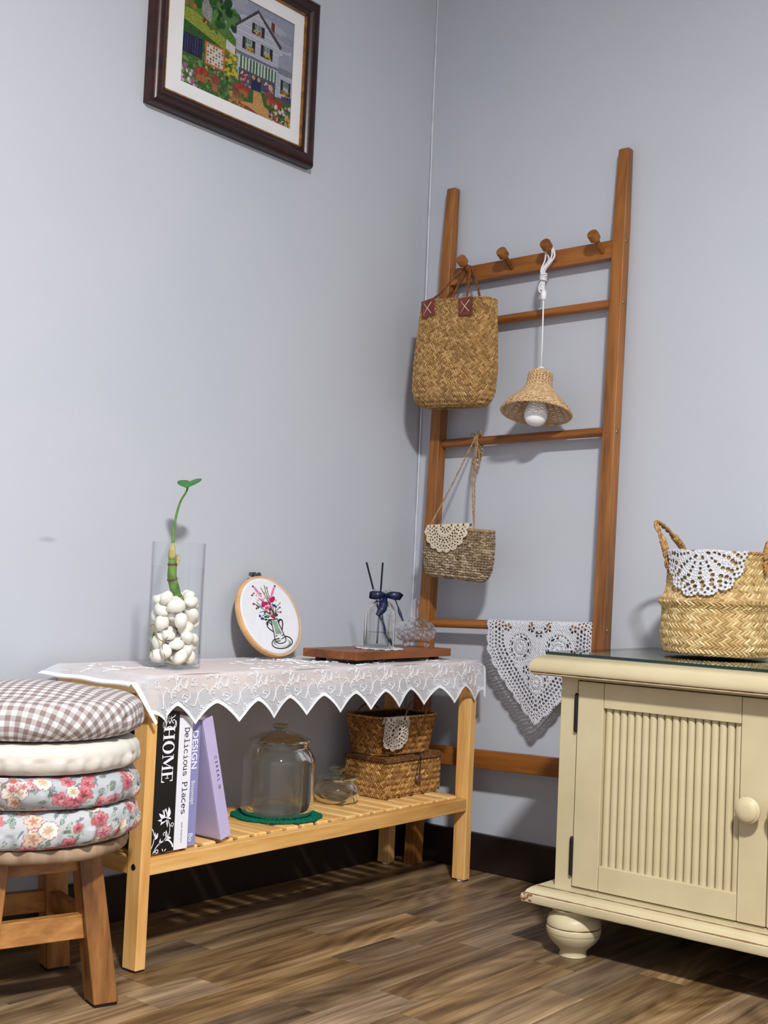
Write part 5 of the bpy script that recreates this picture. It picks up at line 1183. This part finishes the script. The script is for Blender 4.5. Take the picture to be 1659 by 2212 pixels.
def big_mask(X, Y):
    """X across (metres), Y down the front (0 at the rung), negative Y behind"""
    Yd = np.abs(Y); a = np.abs(X); d, sl = outline_dist(a, Yd)
    lobe = .0045*np.abs(np.cos(sl*PI/.031))**.7+.0012*np.cos(sl*2*PI/.0052)
    keep = d > .006-lobe
    for k, rr in enumerate((.0245, .0325, .0405)):      # net rows along the border
        f_ = ((sl/.0082+.5*k) % 1.0)-.5; keep &= ~((f_/.33)**2+((d-rr)/.0029)**2 < 1)
    for rr, st_, w_ in ((.0105, .0078, .20), (.0165, .0078, .24)):
        f_ = ((sl/st_+(rr > .012)*.5) % 1.0)-.5; keep &= ~((f_/w_)**2+((d-rr)/.0022)**2 < 1)
    for (cx_, cy_, R_) in ((.046, .062, .03), (0., .132, .03), (0, .006, .02)):     # rosettes
        dx, dy = a-cx_, Yd-cy_; r = np.hypot(dx, dy); th = np.arctan2(dy, dx); inn = d > .046
        keep &= ~(ring_holes(r, th, .0215, .0024, 10, .36) & (np.sin(th*2.5+1) > -.3) & inn); keep &= ~(ring_holes(r, th, .0100, .0011, 12, .22, .5)); keep &= ~(ring_holes(r, th, .0155, .0010, 18, .22))
        keep &= ~(ring_holes(r, th, .0270, .0016, 22, .22) & inn)
    for (cx_, cy_) in ((0, .034), (.0, .094), (.030, .108), (.078, .022), (.020, .022)):
        r = np.hypot(a-cx_, Yd-cy_); th = np.arctan2(Yd-cy_, a-cx_); keep &= ~(ring_holes(r, th, .0058, .0034, 5, .34) & (d > .044))
    return keep
def big_rel(X, Y):
    Yd = np.abs(Y); h = .0007*np.sin(X*1150+Yd*300)*np.sin(Yd*1150)
    for (cx_, cy_) in ((-.046, .062), (.046, .062), (0., .132)):
        r = np.hypot(X-cx_, Yd-cy_); h = h+.0016*np.exp(-(r/.014)**2)+.001*np.cos(r*600)*np.exp(-(r/.03)**2)
    return h
def big_map(X, Y, h):
    r = .0112; ang = np.clip(Y/r, -PI/2, PI/2); over = np.sign(Y)*np.maximum(np.abs(Y)-r*PI/2, 0)
    fold = .0035*np.sin(X*48+1.0)*np.clip(np.abs(Y)/.06, 0, 1)
    x = xr4-np.sin(ang)*r-h*np.cos(ang*0)*np.sign(np.where(Y == 0, 1, Y))-np.where(Y > 0, fold+.002*np.clip(over/.1, 0, 1), 0)+np.where(Y < 0, .004*np.clip(-over/.1, 0, 1), 0)
    z = zr4+np.cos(ang)*r-np.abs(over); y = DY-X; return np.stack([x, y, z+tz(y)], -1)
o = solo('crochet_runner', lace(330, 400, (-.142, .142), (-.17, .226), big_mask, big_map, big_rel), M['lace_white'], 'large white crochet doily folded over the lowest ladder rung', 'doily', (xr4, DY, zr4), smooth=True); solid(o, .0016)

# ------------------------------------------------------------------ cream cabinet
CX, CYL = -.398, -.634; CYR = -1.43; CZB, CZT = .1045, .4625
def cream(name, bands=(), chips=0.0, corner=None):
    g = G(name, (198, 184, 147), .42, .4); v = g.coord(); n = g.noise(v, 6, 4, .6); n2 = g.noise(v, 130, 3, .6)
    c = g.ramp(n, [(.3, (184, 170, 136)), (.5, (192, 179, 144)), (.7, (199, 187, 153))])
    sp = g.n('SeparateXYZ'); tc = g.n('TexCoord'); g.put(sp.inputs[0], tc.outputs['Object']); wob_ = g.noise(g.coord('Object', (1, 1, 1)), 45, 3)
    for (z, w_, s_) in bands:
        d = g.math('ABSOLUTE', g.math('SUBTRACT', sp.outputs[2], z)); m = g.math('LESS_THAN', d, g.math('MULTIPLY', wob_, w_*2)); c = g.mix(g.math('MULTIPLY', m, s_), c, (92, 44, 24))
    if chips:
        vo = g.n('TexVoronoi'); g.put(vo.inputs['Vector'], v); vo.inputs['Scale'].default_value = 46; m = g.math('MULTIPLY', g.math('LESS_THAN', vo.outputs['Distance'], g.math('SUBTRACT', g.math('MULTIPLY', n2, chips), chips*.46)), .8); c = g.mix(m, c, (104, 62, 36))
    if corner:      # worn patch where the paint is knocked off
        m = g.math('MULTIPLY', g.math('GREATER_THAN', sp.outputs[1], corner[0]), g.math('MULTIPLY', g.math('GREATER_THAN', sp.outputs[2], corner[1]), g.math('LESS_THAN', sp.outputs[2], corner[2])))
        m = g.math('MULTIPLY', m, g.math('GREATER_THAN', g.noise(g.coord('Object', (1, 1, 1)), 150, 3), .50)); c = g.mix(g.math('MULTIPLY', m, .9), c, (112, 46, 26))
    g.col(c); g.bump(g.noise(v, 40, 3), .06, .002); return g.m
M['cream'] = cream('cream_paint', (), .10); M['cream_glaze'] = plain('brown_glaze_line', (96, 66, 40), .6, .3, var=.3, scale=80)
t = thing('cabinet', 'low cream painted cabinet with reeded doors and bun feet', 'cabinet', (-.2, (CYL+CYR)/2, 0))
M['cream_slab'] = cream('cream_paint_top', ((.4683, .0010, .9),), .12); M['cream_base'] = cream('cream_paint_plinth', ((.0965, .0008, .8), (.0795, .0022, .75), (.1085, .0005, .8)), .30, ((CYL+.018)-(CYL+CYR)/2, .0835, .0955)); M['cream_foot'] = cream('cream_paint_foot', ((.0495, .0010, .9), (.039, .0012, .35)), .2)
XBK = -.016
part('carcass', MB().box(CX+.014, XBK, CYR, CYL, CZB, CZT), M['cream'], t, bevel=.001)
for q in ((CYL-.0320, CYL), (CYR, CYR+.0320)): part('face_stile', MB().box(CX, CX+.014, q[0], q[1], CZB, CZT), M['cream'], t, bevel=.001)
for q in ((CZB, .1125), (.4590, CZT)): part('face_rail', MB().box(CX+.0005, CX+.014, CYR+.0322, CYL-.0322, q[0], q[1]), M['cream'], t)
def moulding(prof, name, mat_, x_in, yl, yr):
    """prof: (overhang, z); runs along left side, front and right side"""
    p = np.asarray(prof, float); rows = []
    for (cx_, cy_, ex_, ey_) in ((XBK, yl, 0, 1), (x_in, yl, -1, 1), (x_in, yr, -1, -1), (XBK, yr, 0, -1)):
        rows.append(np.stack([cx_+p[:, 0]*ex_, cy_+p[:, 0]*ey_, p[:, 1]], 1))
    n = len(p); v = np.concatenate(rows); f = [(k*n+i, k*n+i+1, (k+1)*n+i+1, (k+1)*n+i) for k in range(3) for i in range(n-1)]
    f += [tuple(k*n for k in range(4)), tuple(k*n+n-1 for k in (3, 2, 1, 0)), tuple(range(n)), tuple(3*n+i for i in range(n-1, -1, -1))]
    return part(name, MB().add(v, f), mat_, t, smooth=40)
bull = [(.0, .4625), (.034, .4640), (.0385, .4660), (.0385, .4685), (.0400, .4695), (.0415, .4735), (.0408, .4800), (.0370, .4880), (.0300, .4950), (.0200, .4985), (0, .4990)]
moulding([(a_, z) for a_, z in bull], 'top_board', M['cream_slab'], CX, CYL, CYR)
plin = [(0, .0795), (.034, .0795), (.0395, .0815), (.0415, .086), (.0405, .0945), (.0375, .0965), (.036, .0975), (.0335, .102), (.0275, .1065), (.020, .1085), (.019, .1092), (.004, .1092), (0, .1095)]
moulding(plin, 'plinth', M['cream_base'], CX, CYL, CYR)
footp = [(0, 0), (.0215, 0), (.0225, .002), (.0225, .008), (.027, .014), (.0365, .023), (.0440, .034), (.0462, .0430), (.0458, .0475), (.0445, .0490), (.0455, .0505), (.0452, .056), (.0420, .064), (.036, .070), (.034, .073), (.038, .0755), (.039, .0795), (0, .0795)]
for (x, y) in ((CX+.004, CYL-.038), (CX+.004, CYR+.045), (-.07, CYL-.038), (-.07, CYR+.045)):
    part('bun_foot', MB().lathe(spline(footp, 90), (x, y, 0), 40, flip=True), M['cream_foot'], t, smooth=50)
def door(yl, yr, knob_side, first_hinge):
    """yl > yr ; door front at CX-.001 .. proud 0.004"""
    xf = CX-.0035; z0_, z1_ = .1145, .4575; sw = .049
    pyl, pyr, pz0, pz1 = yl-sw, yr+sw-.003, .1560, .4160
    d_ = part('door', MB().box(CX+.0075, CX+.012, yr+.004, yl-.004, z0_+.004, z1_-.004), M['cream_glaze'], t)
    d_['label'] = 'cream cabinet door with reeded panel'
    for q in ((yl-sw+.0004, yl), (yr, yr+sw-.0034)): part('stile', MB().box(xf, CX+.012, q[0], q[1], z0_, z1_), M['cream'], d_, bevel=.0012)
    for q in ((z0_, pz0), (pz1, z1_)): part('rail', MB().box(xf, CX+.012, yr+sw-.0026, yl-sw-.0004, q[0], q[1]), M['cream'], d_, bevel=.0012)
    nr = 18; wd = (pyl-pyr)/nr; a = np.linspace(0, PI, 9); first = None
    for k in range(nr):
        y = pyl-(k+.5)*wd
        if first is None:
            ring = [(CX+.0080-.0058*math.sin(x)**.7, y+wd*.450*math.cos(x)) for x in a]; n = len(ring)
            v = [(p[0], p[1], pz0) for p in ring]+[(p[0], p[1], pz1) for p in ring]
            first = part('reed', MB().add(v, [(i, n+i, n+i+1, i+1) for i in range(n-1)]+[tuple(range(n)), tuple(range(2*n-1, n-1, -1))]), M['cream'], d_, smooth=60)
        else: copy_part(first, (0, -k*wd, 0))
    ky = yr+.0245 if knob_side < 0 else yl-.0245; kz = .2885
    part('knob', MB().lathe(spline([(.0095, 0), (.0075, .004), (.0075, .010), (.0135, .0145), (.0192, .0165), (.0205, .0195), (.0200, .0215), (.0182, .0230), (.0172, .0235), (.0165, .0255), (.010, .0285), (0, .0295)], 60), (xf, ky, kz), 36, axis=(-1, 0, 0)), M['cream_foot'] if False else M['cream'], d_, smooth=50)
    for z in (.4040, .1640):
        hy = yl+.0022 if knob_side < 0 else yr-.0022
        part('hinge', MB().tube([(CX-.0042, hy, z-.0300), (CX-.0042, hy, z+.0300)], .0034, 10).tube([(CX-.0042, hy, z+.030), (CX-.0042, hy, z+.033)], [.0034, .0015], 8).tube([(CX-.0042, hy, z-.030), (CX-.0042, hy, z-.033)], [.0034, .0015], 8), M['black'], t, smooth=40, label='dark pin hinge')
door(-.6690, -1.0045, -1, True); door(-1.0065, -1.3950, 1, True)
for y in (-.6660, -1.0055, -1.3980): part('glaze_line', MB().box(CX+.004, CX+.014, y-.0012, y+.0012, .1126, .4589), M['cream_glaze'], t)

# glass sheet on the cabinet
GZ0, GZ1 = .4992, .5040
M['sheet'] = thin_glass('table_glass', (.93, .96, .95), (.86, .91, .90), 1.5, .012, 1.0, 3.0); gq = G('table_glass_underside'); tq = gq.n('BsdfTransparent'); tq.inputs[0].default_value = (.9, .95, .93, 1); gq.nt.links.new(tq.outputs[0], gq.out.inputs[0]); M['sheet_under'] = gq.m
M['sheet_edge'] = plain('green_glass_edge', (10, 38, 34), .2, .6)
mb = MB(); x0_, x1_, y0_, y1_ = -.418, -.018, CYR-.02, -.612
v = [(x, y, z) for x in (x0_, x1_) for y in (y0_, y1_) for z in (GZ0, GZ1)]
mb.add(v, [(1, 5, 7, 3)], mi=0); mb.f.append((0, 2, 6, 4)); mb.mi.append(2); mb.f += [(0, 1, 3, 2), (4, 6, 7, 5), (0, 4, 5, 1), (2, 3, 7, 6)]; mb.mi += [1]*4
solo('glass_sheet', mb, [M['sheet'], M['sheet_edge'], M['sheet_under']], 'clear glass sheet with dark green edge lying on the cabinet top', 'glass', ((x0_+x1_)/2, (y0_+y1_)/2, GZ0))

# belly basket on the cabinet
KC = np.array([-.172, -.8130]); kz0 = GZ1+.0015
t = thing('belly_basket', 'round seagrass belly basket with twisted handles on the glass sheet', 'basket', (KC[0], KC[1], kz0))
PAL_K = [(204, 178, 126), (186, 156, 104), (218, 196, 150), (172, 140, 90), (198, 170, 118), (162, 130, 82)]
prof = [(-.092, .0015), (-.05, .0015), (-.014, .002), (-.004, .008), (0, .020), (.0015, .045), (.0, .070), (-.0005, .080), (.002, .0865), (.0075, .0925), (.008, .095), (.002, .100), (-.004, .108), (-.007, .125), (-.0075, .150), (-.006, .181)]
S = surface((KC[0], KC[1], kz0), .0955, .0955, 2.0, prof)
part('body', wall_grid(S, 90, 50, .0016), M['straw_core'], t, smooth=True)
part('weave', weave(S, 74, 27, .0024, PAL_K, v0=.30, seed=12, hl=.98, hw=.35), M['straw'], t, kind='stuff', label='pale herringbone seagrass strands')
rimp = S(np.linspace(0, 1, 200), np.full(200, 1.0)); part('rim', MB().rope(rimp, .0026, 2, .014, 5), M['straw_rope'], t, smooth=True)
def on_rim(ang, dz=0.0, dr=0.0): return np.array([KC[0]+(.0895+dr)*math.cos(ang), KC[1]+(.0895+dr)*math.sin(ang), kz0+.181+dz])
for (a0, a1) in ((2.25, 1.12), (-1.78, -.62)):
    p0, p1 = on_rim(a0, -.01, .003), on_rim(a1, -.01, .003); ou = np.array([math.cos(a0*.7+a1*.3), math.sin(a0*.7+a1*.3), 0])
    if a0 < 0: ou = np.array([math.cos(a1), math.sin(a1), 0])
    P = spline([p0-[0, 0, .02], p0+[0, 0, .010]+ou*.003, p0+[0, 0, .036]+ou*.012, p0*.92+p1*.08+[0, 0, .058]+ou*.024, p0*.66+p1*.34+[0, 0, .060]+ou*.026, p0*.30+p1*.70+[0, 0, .044]+ou*.018, p1+[0, 0, .018]+ou*.006, p1-[0, 0, .012]], 90)
    hd_ = part('handle', MB().rope(P, .0046, 2, .030, 7), M['straw_rope'], t, smooth=True, label='twisted seagrass handle')
    for q, p_ in ((P[8:22], 1), (P[-22:-8], -1)): part('binding', MB().rope(resample(q, 20), .0066, 3, .016, 6), M['straw_rope'], hd_, smooth=True)
    for e_ in (p0, p1): part('stitch', MB().rope(spline([e_+[0, 0, -.006], e_+[-.006, -.004, -.012], e_+[-.003, -.004, -.022], e_+[.002, -.002, -.026]], 16), .0032, 2, .012, 5), M['straw_rope'], hd_, smooth=True)
mkk = doily_mask(.080, [(.18, .05, 7, .22, 0), (.30, .035, 14, .20, 0), (.40, .035, 14, .18, 0), (.50, .035, 14, .18, 0), (.60, .04, 14, .18, 0), (.70, .045, 21, .26, .5), (.78, .04, 28, .30, 0), (.86, .035, 42, .26, .5), (.93, .02, 42, .2, 0)], 14, .09, 70)
ANG0 = 3.22     # direction of the front of the rim where the doily hangs
def kmap(X, Y, h):
    rr = .0895+.0055+h; a_ = ANG0+X/.094
    zt = kz0+.1835; dn = np.maximum(-Y, 0); inn_ = np.maximum(Y, 0)
    fl = np.interp(dn, [0, .03, .055, .07, .082], [0, -.001, .001, .0055, .009])
    r_ = rr+fl-inn_*.55; z = zt-dn-inn_*.9+.001*np.sin(X*90)
    return np.stack([KC[0]+r_*np.cos(a_), KC[1]+r_*np.sin(a_), z], -1)
o = solo('crochet_doily', lace(210, 150, (-.083, .083), (-.083, .030), mkk, kmap, stitch_relief(.08, .0005, 16, 60)), M['lace_white'], 'white pineapple-pattern crochet doily draped over the belly basket rim', 'doily', tuple(on_rim(ANG0)), smooth=True); solid(o, .0014)

# ------------------------------------------------------------------ stool and cushions
SCn = np.array([-1.167, -.208]); sa_ = -.28; E1 = np.array([math.cos(sa_), math.sin(sa_)]); E2 = np.array([-E1[1], E1[0]])
def sp_(a_, b_, z): q = SCn+E1*a_+E2*b_; return (q[0], q[1], z)
t = thing('stool', 'low round wooden stool with splayed square legs under the cushion stack', 'stool', (SCn[0], SCn[1], 0))
SH = .2330
part('seat', MB().lathe([(0, SH-.020), (.138, SH-.020), (.145, SH-.016), (.147, SH-.008), (.145, SH-.001), (.140, SH), (0, SH)], (SCn[0], SCn[1], 0), 64, flip=True), M['seatwood'], t, smooth=50)
for s1 in (1, -1):
    for s2 in (1, -1):
        bt, tp_ = .0915, .066; h_ = .0185; b_ = [sp_(s1*bt+h_*i, s2*bt+h_*j, .004) for i, j in ((-1, -1), (1, -1), (1, 1), (-1, 1))]; h2 = .0170; t_ = [sp_(s1*tp_+h2*i, s2*tp_+h2*j, SH-.0205) for i, j in ((-1, -1), (1, -1), (1, 1), (-1, 1))]
        lg = part('leg', MB().hexa(b_, t_), M['stool_z'], t, bevel=.002)
        part('felt_pad', MB().hexa([sp_(s1*bt+h_*.9*i, s2*bt+h_*.9*j, 0) for i, j in ((-1, -1), (1, -1), (1, 1), (-1, 1))], [sp_(s1*bt+h_*.9*i, s2*bt+h_*.9*j, .004) for i, j in ((-1, -1), (1, -1), (1, 1), (-1, 1))]), M['black'], lg)
def srail(ax, s, z0_, z1_, th, name):
    def c_(z): return .0915+(.066-.0915)*(z/SH)
    pts = []
    for z in (z0_, z1_):
        L_ = c_(z)-.0165; o_ = s*(c_(z)-.004)
        q = [(-L_, o_-th/2), (L_, o_-th/2), (L_, o_+th/2), (-L_, o_+th/2)]
        pts.append([sp_(*(p if ax == 0 else (p[1], p[0])), z) for p in q])
    if ax: pts = [p[::-1] for p in pts]
    part(name, MB().hexa(*pts), M['stool_x'], t, bevel=.0015)
for ax in (0, 1):
    for s in (1, -1): srail(ax, s, .185, .2115, .018, 'apron'); srail(ax, s, .0920, .1250, .016, 'stretcher')

def gingham():
    g = G('taupe_gingham', (200, 190, 186), .92, .1); uv = g.n('UVMap', uv_map='UVMap'); sp = g.n('SeparateXYZ'); g.put(sp.inputs[0], uv.outputs[0])
    def st(s_): return g.math('GREATER_THAN', g.math('FRACT', g.math('DIVIDE', s_, .0150)), .5)
    f = g.math('MULTIPLY', g.math('ADD', st(sp.outputs[0]), st(sp.outputs[1])), .5)
    g.col(g.ramp(f, [(.0, (216, 217, 222)), (.5, (174, 164, 162)), (1.0, (134, 120, 118))]))
    g.bump(g.noise(g.coord(), 60, 3), .25, .003); return g.m
M['gingham'] = gingham()
M['calico'] = plain('cream_calico', (208, 203, 194), .9, .1, var=.02, scale=40, bump=.35, bscale=35)
g = G('floral_print', (180, 184, 192), .9, .1); g.col(g.attr()); g.bump(g.noise(g.coord(), 50, 3), .3, .003); M['floral'] = g.m
def cushion_grid(R, th, z0_, nu, nv, seed, sag=0.0, off=(0, 0), top_dome=.0, pucker=.0014, flat=.55, rd=.034):
    r_ = np.random.default_rng(seed); u = np.linspace(0, 2*PI, nu, endpoint=False)
    # profile: bottom centre -> rim -> top centre
    ph = np.linspace(-PI/2, PI/2, nv); e = flat
    pr = R-rd+np.abs(np.cos(ph))**e*rd; pz = np.sign(np.sin(ph))*np.abs(np.sin(ph))**.75*th*.5
    kb = 14; rb_ = np.linspace(0, 1, kb, endpoint=False)
    pr = np.concatenate([rb_*pr[0], pr, rb_[::-1]*pr[-1]]); pz = np.concatenate([np.full(kb, pz[0]), pz, pz[-1]+top_dome*(1-rb_[::-1]**2)])
    s_ = np.concatenate([[0], np.cumsum(np.hypot(np.diff(pr), np.diff(pz)))])
    U = u[:, None]; wob = sum(r_.normal(0, 1)*np.cos(U*k+r_.uniform(0, 6)) for k in (2, 3, 5)); rad = pr[None]*(1+.008*wob*(pr[None] > .05))
    edge = np.exp(-((pr[None]-R)/(th*.30))**2)
    fol = sum(np.cos(U*k+r_.uniform(0, 6.3)) for k in (17, 23, 31, 41))*pucker*edge*np.where(pz[None] < 0, 1.5, .25)
    rad = rad+fol; Z = z0_+th/2+pz[None]+.0025*wob*edge+sag*np.cos(U+1.2)*(pr[None]/R)+0*U
    P = np.stack([SCn[0]+off[0]+rad*np.cos(U), SCn[1]+off[1]+rad*np.sin(U), Z], -1)
    return P, u, s_, kb
def cushion(name, label, R, th, z0_, mat_, seed, nu=220, nv=34, colour=None, uvmap=False, rot=0.0, **kw):
    P, u, s_, kb = cushion_grid(R, th, z0_, nu, nv, seed, **kw)
    mb = MB().grid(P, True, c=None if colour is None else colour(u, s_))
    o = solo(name, mb, mat_, label, 'cushion', (SCn[0], SCn[1], z0_), smooth=True, group='round seat cushions stacked on the stool')
    if uvmap:
        tot = s_[-1]; rr = np.where(s_ > tot*.0, tot-s_, 0); UVv = np.stack([rr[None]*np.cos(u[:, None]+rot), rr[None]*np.sin(u[:, None]+rot)], -1).reshape(-1, 2)
        uvl = o.data.uv_layers.new(name='UVMap'); li = np.zeros(len(o.data.loops), np.int32); o.data.loops.foreach_get('vertex_index', li); uvl.data.foreach_set('uv', UVv[li].astype(np.float32).ravel())
    return o
def floral_canvas(seed, base):
    c = Canvas(1500, 190, base); r = np.random.default_rng(seed); c.r = r; asp = 1500/190
    def petal(u, v, a_, L_, w_, col, jit=3):
        L2 = int(L_)+2; i0, i1, j0, j1 = max(0, int(v*190)-L2), min(190, int(v*190)+L2), max(0, int(u*1500)-L2), min(1500, int(u*1500)+L2)
        if i1 <= i0 or j1 <= j0: return
        du, dv = (c.U[i0:i1, j0:j1]-u)*1500, (c.V[i0:i1, j0:j1]-v)*190; x = du*math.cos(a_)+dv*math.sin(a_); y = -du*math.sin(a_)+dv*math.cos(a_)
        m = (((x-L_*.5)/(L_*.5))**2+(y/w_)**2) < 1; c.a[i0:i1, j0:j1][m] = np.array(col, float)+r.normal(0, jit, (int(m.sum()), 1))
    for k in range(420):
        u, v = r.random(), r.uniform(.05, .95); a_ = r.uniform(0, 6.3); petal(u, v, a_, 17, 4.2, (92, 108, 100)); petal(u, v, a_, 15.5, 3.2, [(142, 164, 146), (120, 140, 122), (166, 182, 160)][r.integers(3)])
    for k in range(120):
        u, v = r.random(), r.uniform(.05, .95); a_ = r.uniform(0, 6.3)
        for q in range(5): petal(u+q*.002*math.cos(a_), v+q*.016*math.sin(a_), a_+r.uniform(-.5, .5), 9, 2.2, (116, 122, 136))
    for k in range(210):
        u, v = r.random(), r.uniform(.04, .96); kind = r.integers(5); a0 = r.uniform(0, 6.3); s_ = r.uniform(.9, 1.55)
        cols = [((208, 142, 148), (182, 84, 96)), ((220, 186, 182), (186, 106, 112)), ((216, 208, 198), (196, 166, 128)), ((198, 110, 118), (160, 64, 78)), ((210, 184, 162), (186, 124, 98))][kind]
        nP = 5 if kind != 2 else 8
        for q in range(nP): petal(u, v, a0+q*2*PI/nP, 15*s_, 6.2*s_, (150, 92, 96))
        for q in range(nP): petal(u, v, a0+q*2*PI/nP, 14*s_, 5.4*s_, np.array(cols[0])+r.normal(0, 6))
        for q in range(nP): petal(u, v, a0+q*2*PI/nP, 8*s_, 1.6*s_, cols[1])
        c.ell(u, v, 2.6*s_/1500, 2.6*s_/190, cols[1])
    for k in range(26):   # strawberries
        u, v = r.random(), r.uniform(.1, .9); c.ell(u, v, 7/1500, 9/190, (186, 92, 90), 8); petal(u, v+.05, r.uniform(0, 6), 8, 3, (120, 150, 110))
    gy = c.a.mean(-1, keepdims=True); return np.clip(c.a*.82+gy*.16, 0, 255)
def floral_col(seed, base, back=None, vb=0.0):
    A_ = floral_canvas(seed, base)
    def f(u, s_):
        tot = s_[-1]; vv = np.clip((s_-tot*.5+.055)/.11, 0, .999); uu = (u/(2*PI)) % 1.0
        C_ = A_[(vv*190).astype(int)[None, :], (uu*1500).astype(int)[:, None]]
        return s2l(C_)
    return f
cushion('seat_cushion', 'round grey floral cushion at the bottom of the stack on the stool', .160, .0515, SH+.0008, M['floral'], 21, 760, 66, floral_col(31, (182, 185, 190)), flat=.62, pucker=.0012)
cushion('seat_cushion', 'round grey floral cushion between the plain cream one and the bottom one', .1625, .0435, SH+.0530, M['floral'], 22, 760, 60, floral_col(47, (174, 178, 184)), flat=.62, pucker=.0010)
cushion('seat_cushion', 'round plain cream cushion under the gingham one', .1570, .0430, SH+.0980, M['calico'], 23, 300, 40, flat=.62, pucker=.0009)
cushion('seat_cushion', 'round taupe and white gingham cushion on top of the stack', .1590, .0580, SH+.1420, M['gingham'], 24, 300, 44, uvmap=True, rot=.89, top_dome=.014, flat=.72, pucker=.0009, rd=.050)
